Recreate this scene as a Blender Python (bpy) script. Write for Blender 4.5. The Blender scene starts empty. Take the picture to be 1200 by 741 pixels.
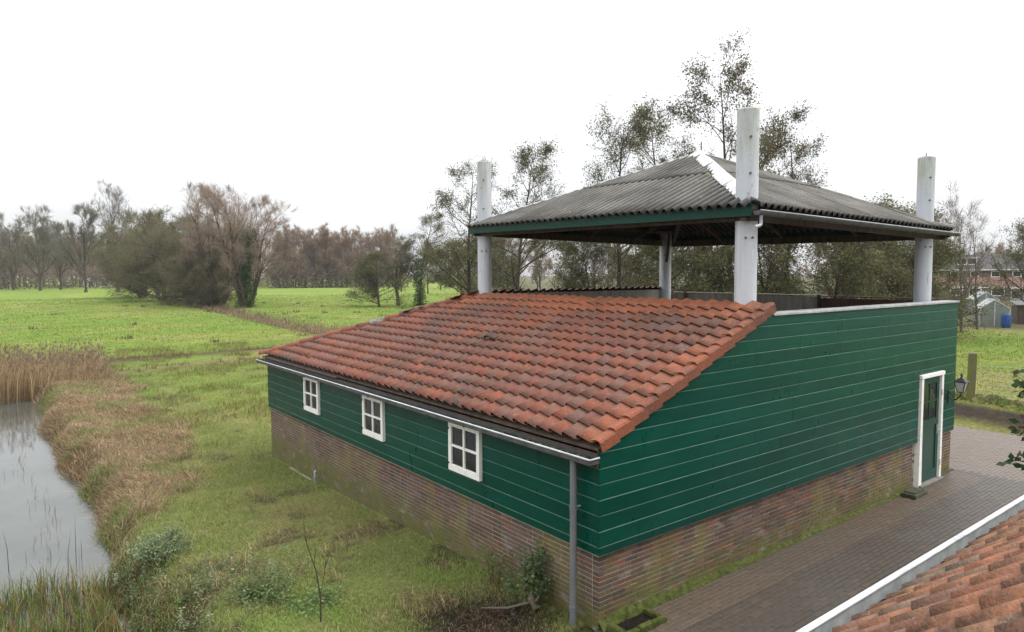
import bpy, bmesh, math, random
import numpy as np
from mathutils import Vector, Matrix
R = math.radians
rnd = random.Random(7)
C = bpy.context.scene.collection
SC = bpy.context.scene

# ------------------------------------------------------------------ camera
CAM = Vector((-5.4627, -5.4472, 4.10))
def make_camera():
    yaw, pit, roll = 0.912075, -0.0609153, -0.0037363
    fw = Vector((math.cos(pit)*math.cos(yaw), math.cos(pit)*math.sin(yaw), math.sin(pit)))
    r0 = Vector((math.sin(yaw), -math.cos(yaw), 0)); u0 = r0.cross(fw)
    r = r0*math.cos(roll) + u0*math.sin(roll); u = r.cross(fw)
    cd = bpy.data.cameras.new('camera'); cd.sensor_width = 36; cd.lens = 24.03
    cd.clip_start = 0.05; cd.clip_end = 5000
    o = bpy.data.objects.new('camera', cd); C.objects.link(o)
    m = Matrix((r, u, -fw)).transposed().to_4x4(); m.translation = CAM
    o.matrix_world = m; SC.camera = o
make_camera()

# ------------------------------------------------------------------ light: overcast day
SUN_EL, SUN_AZ = R(48), R(-38)          # azimuth measured from +X towards +Y
def make_world():
    w = bpy.data.worlds.new('World'); SC.world = w; w.use_nodes = True
    nt = w.node_tree; N = nt.nodes; L = nt.links; N.clear()
    out = N.new('ShaderNodeOutputWorld'); bg = N.new('ShaderNodeBackground'); bg.inputs[1].default_value = 0.1
    sky = N.new('ShaderNodeTexSky'); sky.sky_type = 'NISHITA'; sky.sun_disc = False
    sky.sun_elevation = SUN_EL; sky.sun_rotation = R(90)-SUN_AZ; sky.dust_density = 4; sky.air_density = 1
    # cloud deck: overcast luminance distribution, a little uneven
    tc = N.new('ShaderNodeTexCoord'); sep = N.new('ShaderNodeSeparateXYZ'); L.new(tc.outputs['Generated'], sep.inputs[0])
    mx = N.new('ShaderNodeMath'); mx.operation = 'MAXIMUM'; mx.inputs[1].default_value = 0; L.new(sep.outputs['Z'], mx.inputs[0])
    cie = N.new('ShaderNodeMath'); cie.operation = 'MULTIPLY_ADD'; cie.inputs[1].default_value = 14; cie.inputs[2].default_value = 5.7; L.new(mx.outputs[0], cie.inputs[0])
    mp = N.new('ShaderNodeMapping'); mp.inputs['Scale'].default_value = (1.2, 1.2, 4.5); L.new(tc.outputs['Generated'], mp.inputs[0])
    no = N.new('ShaderNodeTexNoise'); no.inputs['Scale'].default_value = 1.6; no.inputs['Detail'].default_value = 5; L.new(mp.outputs[0], no.inputs[0])
    mr = N.new('ShaderNodeMapRange'); mr.inputs[1].default_value = .3; mr.inputs[2].default_value = .7; mr.inputs[3].default_value = .86; mr.inputs[4].default_value = 1.14; L.new(no.outputs[0], mr.inputs[0])
    mu = N.new('ShaderNodeMath'); mu.operation = 'MULTIPLY'; L.new(cie.outputs[0], mu.inputs[0]); L.new(mr.outputs[0], mu.inputs[1])
    tint = N.new('ShaderNodeVectorMath'); tint.operation = 'SCALE'; tint.inputs[0].default_value = (.985, 1.0, 1.02); L.new(mu.outputs[0], tint.inputs['Scale'])
    mix = N.new('ShaderNodeMix'); mix.data_type = 'RGBA'; mix.inputs[0].default_value = .94
    L.new(sky.outputs[0], mix.inputs['A']); L.new(tint.outputs[0], mix.inputs['B'])
    L.new(mix.outputs['Result'], bg.inputs[0]); L.new(bg.outputs[0], out.inputs[0])
make_world()
def make_sun():
    d = bpy.data.lights.new('sun', 'SUN'); d.energy = 1.35; d.angle = R(30); d.color = (1, .96, .9)
    o = bpy.data.objects.new('sun', d); C.objects.link(o)
    v = Vector((math.cos(SUN_EL)*math.cos(SUN_AZ), math.cos(SUN_EL)*math.sin(SUN_AZ), math.sin(SUN_EL)))
    o.rotation_euler = v.to_track_quat('Z', 'Y').to_euler(); o.location = (0, 0, 60)
make_sun()
SC.view_settings.view_transform = 'Standard'; SC.view_settings.look = 'None'
SC.view_settings.exposure = 0.62; SC.view_settings.gamma = 1
SC.cycles.max_bounces = 6; SC.cycles.diffuse_bounces = 3; SC.cycles.glossy_bounces = 3
SC.cycles.use_denoising = True

# ------------------------------------------------------------------ materials
class Mat:
    def __init__(s, name, rough=.7, spec=.4, metal=0):
        s.m = bpy.data.materials.new(name); s.m.use_nodes = True
        s.nt = s.m.node_tree; s.N = s.nt.nodes; s.L = s.nt.links
        s.b = s.N['Principled BSDF']; s.b.inputs['Roughness'].default_value = rough
        s.b.inputs['Specular IOR Level'].default_value = spec; s.b.inputs['Metallic'].default_value = metal
        s.pos = None
    def P(s):
        if s.pos is None: s.pos = s.N.new('ShaderNodeNewGeometry').outputs['Position']
        return s.pos
    def attr(s, name='Col', typ='GEOMETRY'):
        n = s.N.new('ShaderNodeAttribute'); n.attribute_name = name; n.attribute_type = typ; return n.outputs['Color']
    def objcol(s): return s.N.new('ShaderNodeObjectInfo').outputs['Color']
    def rgb(s, c):
        n = s.N.new('ShaderNodeRGB'); n.outputs[0].default_value = (*c, 1); return n.outputs[0]
    def noise(s, scale, detail=4, stretch=(1, 1, 1), lo=.35, hi=.65, to=(0, 1), rough=.6):
        mp = s.N.new('ShaderNodeMapping'); mp.inputs['Scale'].default_value = stretch; s.L.new(s.P(), mp.inputs[0])
        n = s.N.new('ShaderNodeTexNoise'); n.inputs['Scale'].default_value = scale; n.inputs['Detail'].default_value = detail
        n.inputs['Roughness'].default_value = rough; s.L.new(mp.outputs[0], n.inputs[0])
        return s.rng(n.outputs[0], lo, hi, *to)
    def rng(s, v, a, b, c, d):
        r = s.N.new('ShaderNodeMapRange'); r.inputs[1].default_value = a; r.inputs[2].default_value = b
        r.inputs[3].default_value = c; r.inputs[4].default_value = d; s.L.new(v, r.inputs[0]); return r.outputs[0]
    def math(s, op, a, b):
        n = s.N.new('ShaderNodeMath'); n.operation = op
        for i, v in enumerate((a, b)):
            if isinstance(v, (int, float)): n.inputs[i].default_value = v
            else: s.L.new(v, n.inputs[i])
        return n.outputs[0]
    def axis(s, k):
        n = s.N.new('ShaderNodeSeparateXYZ'); s.L.new(s.P(), n.inputs[0]); return n.outputs[k]
    def mix(s, f, a, b, mode='MIX'):
        n = s.N.new('ShaderNodeMix'); n.data_type = 'RGBA'; n.blend_type = mode
        if isinstance(f, (int, float)): n.inputs[0].default_value = f
        else: s.L.new(f, n.inputs[0])
        for k, v in (('A', a), ('B', b)):
            if isinstance(v, tuple): n.inputs[k].default_value = (*v, 1)
            else: s.L.new(v, n.inputs[k])
        return n.outputs['Result']
    def val(s, col, v):      # scale a colour by a value socket
        n = s.N.new('ShaderNodeVectorMath'); n.operation = 'SCALE'
        if isinstance(col, tuple): n.inputs[0].default_value = col
        else: s.L.new(col, n.inputs[0])
        if isinstance(v, (int, float)): n.inputs['Scale'].default_value = v
        else: s.L.new(v, n.inputs['Scale'])
        return n.outputs[0]
    def color(s, c):
        if isinstance(c, tuple): s.b.inputs['Base Color'].default_value = (*c, 1)
        else: s.L.new(c, s.b.inputs['Base Color'])
        return s
    def rough(s, v): s.L.new(v, s.b.inputs['Roughness']); return s
    def bump(s, h, dist=.01, strength=1):
        n = s.N.new('ShaderNodeBump'); n.inputs['Distance'].default_value = dist; n.inputs['Strength'].default_value = strength
        s.L.new(h, n.inputs['Height']); s.L.new(n.outputs[0], s.b.inputs['Normal']); return s

def plain(name, c, rough=.7, var=.25, scale=6, spec=.4, metal=0, stretch=(1, 1, 1), bump=0):
    m = Mat(name, rough, spec, metal)
    v = m.noise(scale, 5, stretch, .3, .7, (1-var, 1+var))
    m.color(m.val(c, v))
    if bump: m.bump(m.noise(scale*5, 4, stretch), bump)
    return m.m

def brick_mat(name, src):
    m = Mat(name, .85, .25)
    base = m.objcol() if src == 'obj' else m.attr('Col')
    v = m.noise(45, 5, lo=.3, hi=.7, to=(.72, 1.25)); c = m.val(base, v)
    big = m.noise(1.1, 4, lo=.42, hi=.6); c = m.mix(m.math('MULTIPLY', big, .22), c, (.20, .165, .14))
    al = m.noise(1.7, 4, (1, 1, .55), .5, .66); c = m.mix(m.math('MULTIPLY', al, .7), c, (.17, .145, .045))
    h = m.rng(m.axis(2), .02, .62, 1, 0); moss = m.math('MULTIPLY', m.math('POWER', h, 1.6), m.noise(5, 6, (1, 1, 1), .33, .55))
    c = m.mix(m.math('MULTIPLY', moss, .85), c, (.12, .135, .03))
    wl = m.noise(2.5, 5, (1, 1, 2), .58, .7); c = m.mix(m.math('MULTIPLY', wl, .35), c, (.42, .40, .36))
    m.color(c).bump(m.noise(90, 4), .004); return m.m
def tile_mat(name, src):
    m = Mat(name, .72, .3)
    base = m.objcol() if src == 'obj' else m.attr('Col')
    v = m.noise(22, 6, lo=.3, hi=.7, to=(.75, 1.2)); c = m.val(base, v)
    pat = m.noise(11, 7, lo=.44, hi=.62); c = m.mix(m.math('MULTIPLY', pat, .6), c, (.12, .076, .058))
    dk = m.noise(.75, 4, lo=.47, hi=.64); c = m.mix(m.math('MULTIPLY', m.math('MULTIPLY', dk, m.noise(14, 5, lo=.35, hi=.6)), .75), c, (.06, .042, .034))
    mo = m.noise(24, 6, lo=.60, hi=.68); c = m.mix(m.math('MULTIPLY', mo, .55), c, (.055, .05, .03))
    li = m.noise(30, 5, lo=.63, hi=.7); c = m.mix(m.math('MULTIPLY', li, .5), c, (.36, .33, .27))
    m.color(c).bump(m.noise(60, 5), .004); return m.m

M = {}
M['brick_o'] = brick_mat('brick_single', 'obj'); M['brick_a'] = brick_mat('brick_joined', 'geo')
M['tile_o'] = tile_mat('tile_single', 'obj'); M['tile_a'] = tile_mat('tile_joined', 'geo')
m = Mat('mortar', .95, .1); c = m.mix(m.noise(3, 5), (.45, .41, .34), (.31, .28, .21))
h = m.rng(m.axis(2), 0, .4, 1, 0); c = m.mix(m.math('MULTIPLY', h, m.noise(5, 5, lo=.3, hi=.55)), c, (.10, .115, .03)); m.color(c).bump(m.noise(120, 3), .004); M['mortar'] = m.m
# green gloss-painted weatherboard, object colour carries the small plank to plank difference
m = Mat('green_paint', .36, .2)
c = m.val(m.objcol(), m.noise(2, 5, (.5, .5, 2), .3, .7, (.87, 1.13)))
fade = m.noise(1.2, 5, (.5, .5, 1), .48, .68); c = m.mix(m.math('MULTIPLY', fade, .16), c, (.015, .09, .063))
drip = m.noise(9, 4, (1, 1, .12), .62, .74); c = m.mix(m.math('MULTIPLY', drip, .12), c, (.004, .03, .022))
m.color(c).rough(m.noise(2.5, 5, (1, 1, .6), .3, .7, (.24, .40))).bump(m.noise(9, 4, (.12, .12, 2)), .0012); M['green'] = m.m
m = Mat('pale_paint_edge', .75, .2); c = m.mix(m.noise(4, 6, lo=.3, hi=.65, to=(.35, 1)), (.015, .085, .058), (.095, .165, .132)); m.color(c); M['edge'] = m.m  # bevelled top edge of each board, paler than its face
m = Mat('white_paint', .45, .45); c = m.mix(m.math('MULTIPLY', m.noise(12, 6, lo=.55, hi=.75), .6), (.80, .79, .74), (.42, .43, .3)); m.color(c); M['white'] = m.m
m = Mat('column_paint', .5, .4)
c = m.mix(m.noise(7, 6, (1, 1, .12), .5, .75, (0, .5)), (.50, .525, .56), (.34, .36, .36))
up = m.rng(m.axis(2), 5.4, 6.6, 0, 1); c = m.mix(m.math('MULTIPLY', up, m.noise(8, 6, (1, 1, .18), .36, .62)), c, (.27, .29, .17))
ru = m.noise(5, 5, (1, 1, .07), .56, .72); c = m.mix(m.math('MULTIPLY', ru, .55), c, (.23, .215, .17))
sp = m.noise(16, 6, (1, 1, .3), .62, .7); c = m.mix(m.math('MULTIPLY', sp, .75), c, (.13, .13, .11)); m.color(c).bump(m.noise(25, 4), .002); M['column'] = m.m
m = Mat('fibre_cement', .9, .2)
c = m.val(m.attr('Col'), m.noise(1.3, 6, (1, 1, 1), .3, .7, (.55, 1.3)))
c = m.mix(m.math('MULTIPLY', m.noise(26, 6, lo=.5, hi=.66), .5), c, (.07, .068, .06))
c = m.mix(m.math('MULTIPLY', m.noise(4, 7, lo=.66, hi=.72), .6), c, (.30, .25, .1))
c = m.mix(m.math('MULTIPLY', m.noise(34, 5, lo=.63, hi=.7), .4), c, (.36, .36, .32)); m.color(c).bump(m.noise(70, 4), .004); M['cement'] = m.m
M['zinc'] = plain('zinc', (.33, .35, .37), .45, .25, 5, .5, .25)
M['zinc_dark'] = plain('aged_zinc', (.085, .085, .085), .5, .35, 5, .5, .3)
M['gutter_white'] = plain('gutter_white', (.55, .565, .58), .5, .2, 7)
M['pvc'] = plain('grey_pvc', (.15, .155, .165), .4, .12, 5)
M['rim'] = plain('weathered_white_rim', (.42, .43, .44), .6, .3, 5)
M['lead'] = plain('white_flashing', (.52, .53, .545), .55, .3, 4)
M['wood_dark'] = plain('dark_wood', (.075, .052, .039), .75, .4, 8, .3, 0, (1, 1, .3), .004)
M['wood_grey'] = plain('grey_wood', (.27, .25, .21), .85, .35, 7, .2, 0, (1, 1, .2), .004)
M['wood_brown'] = plain('brown_wood', (.075, .045, .032), .8, .3, 7, .2, 0, (1, 1, .3), .003)
M['cap'] = plain('parapet_cap', (.33, .34, .34), .6, .3, 4, .3)
M['black'] = plain('black_iron', (.02, .02, .022), .5, .2, 10)
M['debris'] = plain('gutter_debris', (.03, .026, .02), .95, .6, 25, .1, 0, (1, 1, 1), .02)
M['shade_dirt'] = plain('joint_shade_dirt', (.045, .030, .024), .95, .5, 12)  # shadow under the tile butts painted in as dark colour, along with joint dirt
M['moss'] = plain('moss', (.085, .10, .028), .95, .55, 12, .1, 0, (1, 1, 1), .01)
M['plaster'] = plain('roof_felt', (.10, .10, .10), .9, .2, 5)
M['green_door'] = plain('door_green', (.004, .045, .03), .35, .15, 6)
def glass_mat(name, c):
    m = Mat(name, .08, .35); m.color(m.mix(m.noise(9, 4), tuple(v*.8 for v in c), c)); return m.m
M['glass'] = glass_mat('window_glass', (.022, .025, .026))
M['glass_lamp'] = glass_mat('lamp_glass', (.45, .46, .44))
M['glass_pale'] = glass_mat('greenhouse_glass', (.20, .225, .205))
def attr_mat(name, rough=.85, spec=.2, nz=0, trans=0):
    m = Mat(name, rough, spec); c = m.attr('Col')
    if nz: c = m.val(c, m.noise(nz, 4, lo=.3, hi=.7, to=(.75, 1.25)))
    m.color(c)
    if trans:
        t = m.N.new('ShaderNodeBsdfTranslucent'); mx = m.N.new('ShaderNodeMixShader'); mx.inputs[0].default_value = trans
        m.L.new(c, t.inputs[0]); m.L.new(m.b.outputs[0], mx.inputs[1]); m.L.new(t.outputs[0], mx.inputs[2])
        m.L.new(mx.outputs[0], m.N['Material Output'].inputs[0])
    return m.m
M['blade'] = attr_mat('grass_blade', .7, .25, 0, .3)
M['leaf'] = attr_mat('leaf', .65, .2, 0, .4)
M['bark'] = attr_mat('bark', .9, .15, 6)
M['paver_a'] = attr_mat('paver', .5, .4, 35)
m = Mat('paver_single', .5, .4); m.color(m.val(m.objcol(), m.noise(35, 4, lo=.3, hi=.7, to=(.75, 1.25)))); M['paver_o'] = m.m

# ------------------------------------------------------------------ mesh helpers
def tag(o, label=None, cat=None, group=None, kind=None):
    if label: o['label'] = label
    if cat: o['category'] = cat
    if group: o['group'] = group
    if kind: o['kind'] = kind
    return o
def thing(name, label, cat, loc=(0, 0, 0), rz=0, group=None, parent=None):
    o = bpy.data.objects.new(name, None); C.objects.link(o); o.location = loc; o.rotation_euler = (0, 0, rz)
    o.empty_display_size = .3
    return tag(o, label, cat, group)
def mesh_np(name, V, F, col=None, mats=(), mi=None, smooth=False):
    """F: list of (n,k) arrays of indices."""
    me = bpy.data.meshes.new(name); V = np.asarray(V, np.float32)
    me.vertices.add(len(V)); me.vertices.foreach_set('co', V.ravel())
    F = [np.asarray(f, np.int32) for f in F if len(f)]
    tot = sum(f.size for f in F); me.loops.add(tot); me.polygons.add(sum(len(f) for f in F))
    me.loops.foreach_set('vertex_index', np.concatenate([f.ravel() for f in F]))
    st, cnt, s = [], [], 0
    for f in F:
        k = f.shape[1]; st.append(s+np.arange(len(f))*k); cnt.append(np.full(len(f), k)); s += f.size
    me.polygons.foreach_set('loop_start', np.concatenate(st).astype(np.int32))
    try: me.polygons.foreach_set('loop_total', np.concatenate(cnt).astype(np.int32))
    except Exception: pass
    if mi is not None: me.polygons.foreach_set('material_index', np.asarray(mi, np.int32))
    me.polygons.foreach_set('use_smooth', np.full(len(me.polygons), bool(smooth)) if not hasattr(smooth, '__len__') else np.asarray(smooth, bool))
    if col is not None:
        a = me.color_attributes.new('Col', 'FLOAT_COLOR', 'POINT'); cc = np.ones((len(V), 4), np.float32); cc[:, :3] = col
        a.data.foreach_set('color', cc.ravel())
    for mm in mats: me.materials.append(mm)
    me.update(calc_edges=True); return me
def link(name, me, parent=None, color=None, mw=None):
    o = bpy.data.objects.new(name, me); C.objects.link(o)
    if parent: o.parent = parent
    if color is not None: o.color = (*color, 1)
    if mw is not None: o.matrix_local = mw
    return o
class MB:
    """collects simple solids into one mesh"""
    def __init__(s): s.v = []; s.f = []; s.mi = []; s.c = []; s.col = (.5, .5, .5)
    def add(s, vs, fs, mi=0):
        k = len(s.v); s.v += [tuple(v) for v in vs]; s.f += [tuple(i+k for i in f) for f in fs]; s.mi += [mi]*len(fs); s.c += [s.col]*len(vs); return s
    def box(s, a, b, mi=0, mat=None):
        (x0, y0, z0), (x1, y1, z1) = a, b
        vs = [Vector(p) for p in ((x0, y0, z0), (x1, y0, z0), (x1, y1, z0), (x0, y1, z0), (x0, y0, z1), (x1, y0, z1), (x1, y1, z1), (x0, y1, z1))]
        if mat is not None: vs = [mat @ v for v in vs]
        return s.add(vs, [(0, 3, 2, 1), (4, 5, 6, 7), (0, 1, 5, 4), (1, 2, 6, 5), (2, 3, 7, 6), (3, 0, 4, 7)], mi)
    def bbox(s, a, b, bv=.008, mi=0, mat=None):   # box whose long edges are chamfered (octagonal-ish rings on z)
        (x0, y0, z0), (x1, y1, z1) = a, b; bv = min(bv, (x1-x0)/3, (y1-y0)/3, (z1-z0)/3); vs = []
        for z, d in ((z0, bv), (z0+bv, 0), (z1-bv, 0), (z1, bv)):
            vs += [(x0+d, y0+d, z), (x1-d, y0+d, z), (x1-d, y1-d, z), (x0+d, y1-d, z)]
        if mat is not None: vs = [mat @ Vector(v) for v in vs]
        fs = [(3, 2, 1, 0), (12, 13, 14, 15)]
        for r in range(3):
            for k in range(4): fs.append((r*4+k, r*4+(k+1) % 4, r*4+4+(k+1) % 4, r*4+4+k))
        return s.add(vs, fs, mi)
    def bar(s, p, q, w, h=None, mi=0):
        p, q = Vector(p), Vector(q); h = h or w; d = (q-p).normalized()
        u = d.cross(Vector((0, 0, 1)));
        if u.length < 1e-3: u = Vector((1, 0, 0))
        u.normalize(); n = u.cross(d)
        vs = [e+u*a*w/2+n*b*h/2 for e in (p, q) for a, b in ((-1, -1), (1, -1), (1, 1), (-1, 1))]
        return s.add(vs, [(3, 2, 1, 0), (4, 5, 6, 7)]+[(k, (k+1) % 4, 4+(k+1) % 4, 4+k) for k in range(4)], mi)
    def tube(s, pts, rad, n=10, mi=0, cap=True):
        pts = [Vector(p) for p in pts]; rad = rad if isinstance(rad, (list, tuple)) else [rad]*len(pts); vs = []; fs = []
        for i, p in enumerate(pts):
            d = (pts[min(i+1, len(pts)-1)]-pts[max(i-1, 0)]).normalized()
            u = d.cross(Vector((0, 0, 1)))
            if u.length < 1e-2: u = Vector((1, 0, 0))
            u.normalize(); w = u.cross(d)
            for k in range(n):
                a = 2*math.pi*k/n; vs.append(p+(u*math.cos(a)+w*math.sin(a))*rad[i])
        for i in range(len(pts)-1):
            for k in range(n): fs.append((i*n+k, i*n+(k+1) % n, (i+1)*n+(k+1) % n, (i+1)*n+k))
        if cap: fs += [tuple(range(n-1, -1, -1)), tuple(range((len(pts)-1)*n, len(pts)*n))]
        return s.add(vs, fs, mi)
    def prism(s, poly, a, b, axis=1, mi=0):    # polygon in the two other axes, extruded a..b along axis
        n = len(poly); vs = []
        for t in (a, b):
            for (p, q) in poly:
                v = [p, q]; v.insert(axis, t); vs.append(tuple(v))
        fs = [tuple(range(n)), tuple(range(2*n-1, n-1, -1))]+[(k, k+n, (k+1) % n+n, (k+1) % n) for k in range(n)]
        return s.add(vs, fs, mi)
    def build(s, name, mats, parent=None, smooth=False, color=None, recalc=True, colattr=False):
        me = bpy.data.meshes.new(name); me.from_pydata(s.v, [], s.f)
        for mm in (mats if isinstance(mats, (list, tuple)) else [mats]): me.materials.append(mm)
        me.polygons.foreach_set('material_index', s.mi)
        if smooth:
            me.polygons.foreach_set('use_smooth', [True]*len(me.polygons))
        if colattr:
            a = me.color_attributes.new('Col', 'FLOAT_COLOR', 'POINT'); cc = np.ones((len(s.v), 4), np.float32); cc[:, :3] = s.c; a.data.foreach_set('color', cc.ravel())
        if recalc:
            bm = bmesh.new(); bm.from_mesh(me); bmesh.ops.recalc_face_normals(bm, faces=bm.faces); bm.to_mesh(me); bm.free()
        me.update(); return link(name, me, parent, color)
def sharp(o, ang=35):
    o.data.set_sharp_from_angle(angle=R(ang)); return o

# value noise on numpy arrays for terrain and scatter masks
_rs = np.random.RandomState(3); _tab = _rs.rand(256, 256)
def vnoise(x, y, s):
    x = np.asarray(x, float)/s; y = np.asarray(y, float)/s; xi = np.floor(x).astype(int); yi = np.floor(y).astype(int); fx = x-xi; fy = y-yi
    fx = fx*fx*(3-2*fx); fy = fy*fy*(3-2*fy); g = lambda a, b: _tab[a % 256, b % 256]
    return (g(xi, yi)*(1-fx)+g(xi+1, yi)*fx)*(1-fy)+(g(xi, yi+1)*(1-fx)+g(xi+1, yi+1)*fx)*fy
def fbm(x, y, s): return .5*vnoise(x, y, s)+.3*vnoise(x+37, y+11, s/2.3)+.2*vnoise(x+5, y+71, s/5.1)
def sm(a, b, x): t = np.clip((x-a)/(b-a), 0, 1); return t*t*(3-2*t)

# ------------------------------------------------------------------ ground
L, W, HB = 11.354, 10.187, .894
WATER = -.88
def bank_x(y): return -4.28+.35*(vnoise(y*1.0, y*0+3, 3.1)-.5)+.25*(vnoise(y, y*0+9, .9)-.5)-.9*sm(24.5, 27, y)*0
def hgt(x, y):
    x = np.asarray(x, float); y = np.asarray(y, float)
    lawn = -.03-.36*sm(0, 11, y)*sm(3, -1, x)
    far = sm(12, 30, np.hypot(np.maximum(0, x-8), np.maximum(0, y)))
    h = lawn*(1-far)-.40*far
    h = h+.10*(fbm(x, y, 1.7)-.5)*sm(.1, -1.2, x)*sm(-.2, .6, y)*(x < .3)
    h = h+.16*(fbm(x+50, y, 7)-.5)*far
    inb = sm(-60, -40, y)*sm(34.5, 31, y)
    bx = bank_x(y)
    # rough heaped bank, then the fall to the ditch bed
    h = h+inb*sm(-2.2, -3.1, x)*sm(bx-.2, bx+.6, x)*(.13*(.4+fbm(x*1.3, y, 2.4))+.07*(vnoise(x*1.5, y, .38)-.5))
    fall = sm(bx+1.0, bx-.35, x)*sm(-13.2, -11.6, x)
    h = h*(1-fall*inb)+(-1.5)*fall*inb
    d2 = np.abs((y-39.2)-.55*(x-6)*.25); cross = np.exp(-(d2/1.1)**2)*sm(-6, 0, x)*sm(24, 18, x)
    h = h-.45*cross
    dx = 16.3+(y-40)*.035+(y > 57)*(y-57)*.05; dd = np.exp(-((x-dx)/1.3)**2)*sm(38, 41, y)*sm(160, 120, y); h = h-.6*dd
    mud = np.exp(-((x-16.6-.25*(y))/1.3)**2)*sm(-9, -6, y)*sm(9, 6, y); h = h+.13*mud*(.5+fbm(x, y, .8))
    pave = (sm(.35, .2, np.abs(x-6.5)-8.2)*sm(.2, .02, y)*sm(-8, -7.8, y)); return h*(1-pave)+(-.06)*pave
def brown(x, y):
    b = np.interp(y, [0, 5.5, 7, 8.5, 10.5, 13, 16, 22, 30, 33], [-6, -4.4, -3.5, -2.7, -2.0, -1.2, -.5, -.9, -.2, -1])
    p = fbm(x, y, 2.1)
    return sm(.1, -.55, x-b-1.5*(p-.5))*(1-sm(.5, .64, fbm(x+61, y+7, 1.6))*(.25+.75*sm(-1.3, -.1, x-b)))
def build_ground():
    xs = np.unique(np.round(np.concatenate([-14-np.geomspace(.4, 900, 30), np.arange(-14, -5.5, .5), np.arange(-5.6, .4, .11), np.arange(.4, 24, .5), 24+np.geomspace(.6, 1400, 50)]), 3))
    ys = np.unique(np.round(np.concatenate([-8-np.geomspace(.5, 400, 18), np.arange(-8, 1.6, .4), np.arange(1.6, 14, .11), np.arange(14, 45, .3), 45+np.geomspace(.5, 1500, 60)]), 3))
    X, Y = np.meshgrid(xs, ys); Z = hgt(X, Y); n, mm = len(xs), len(ys)
    V = np.stack([X, Y, Z], -1).reshape(-1, 3)
    i = np.arange(mm-1)[:, None]*n+np.arange(n-1)[None]; F = np.stack([i, i+1, i+n+1, i+n], -1).reshape(-1, 4)
    x, y = V[:, 0], V[:, 1]
    def mixc(c, k, w): w = np.clip(w, 0, 1)[:, None]; return c*(1-w)+np.array(k)*w
    c = np.tile((.165, .235, .042), (len(V), 1))                                       # bright field
    yel = sm(.50, .66, fbm(x, y*2.2, 9))*.55; c = mixc(c, (.27, .26, .075), yel)
    c = mixc(c, (.13, .225, .032), sm(.5, .7, fbm(x+9, y, 23))*.5)
    c = mixc(c, (.26, .22, .09), sm(.54, .64, fbm(x, y*1.9, 6.2))*.6*sm(130, 60, np.hypot(x, y)))
    near = sm(33, 27, y)*sm(1, 0, x)
    c = mixc(c, (.16, .185, .055), near)                                              # lawn
    c = mixc(c, (.26, .24, .10), near*sm(.42, .6, fbm(x, y, 1.4))*.65)
    c = mixc(c, (.055, .045, .028), near*sm(.58, .7, fbm(x+21, y, .8))*.7)
    bank = near*brown(x, y); c = mixc(c, (.13, .093, .052), bank*.9)
    c = mixc(c, (.05, .036, .024), near*sm(-3.2, -3.9, x)*.9)
    soil = near*np.exp(-((x+.9)**2+(y-.9)**2)/.9); c = mixc(c, (.035, .026, .018), soil*1.4)
    d2 = np.abs((y-37.6)-.55*(x-6)*.25); c = mixc(c, (.10, .075, .04), 1.2*np.exp(-(d2/2.1)**2)*sm(-6, -1, x)*sm(22, 17, x)*sm(.3, .5, fbm(x, y, 2)+.08))
    path = np.exp(-((y-30.5-.3*x)/1.5)**2)*sm(-3, -1, x)*sm(9, 4, x); c = mixc(c, (.20, .15, .085), path*.8)
    dx = 16.3+(y-40)*.035+(y > 57)*(y-57)*.05; c = mixc(c, (.10, .075, .04), 1.1*np.exp(-((x-dx)/1.8)**2)*sm(38, 41, y)*sm(180, 120, y))
    an = np.degrees(np.arctan2(y-CAM.y, x-CAM.x)); rr = np.hypot(x-CAM.x, y-CAM.y); gar = sm(37, 42, rr)*sm(22.5, 24, an)*sm(57, 53, an)+sm(63, 66, rr)*sm(24, 22.5, an); c = mixc(c, (.095, .085, .05), gar*.92)
    mud = np.exp(-(((x-16.8-.25*y)/1.5)**4))*sm(-9, -6, y)*sm(10, 7, y); c = mixc(c, (.045, .034, .025), mud*1.1)
    c = mixc(c, (.05, .045, .03), (x > -.1)*(x < 15.5)*(y < .3))
    me = mesh_np('ground', V, [F], c, [], smooth=True)
    m = Mat('ground', .95, .1); cc = m.attr('Col')
    cc = m.val(cc, m.noise(9, 6, lo=.3, hi=.7, to=(.62, 1.38))); cc = m.val(cc, m.noise(.9, 5, lo=.3, hi=.7, to=(.82, 1.18)))
    cc = m.mix(m.noise(2.3, 5, lo=.56, hi=.72, to=(0, .35)), cc, (.17, .15, .05))
    m.color(cc).bump(m.noise(14, 6), .05); me.materials.append(m.m)
    o = link('ground', me); tag(o, kind='structure'); return o
build_ground()
def build_water():
    b = MB(); b.add([(-16, -80, WATER), (-2.2, -80, WATER), (-2.2, 36, WATER), (-16, 36, WATER)], [(0, 1, 2, 3)])
    m = Mat('ditch_water', .05, .5); m.b.inputs['IOR'].default_value = 1.45
    c = m.mix(m.noise(.8, 5), (.045, .052, .046), (.07, .077, .07)); m.color(c).bump(m.noise(3, 3), .004, .2)
    o = b.build('water', m.m, recalc=False); tag(o, kind='structure')
build_water()

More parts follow.
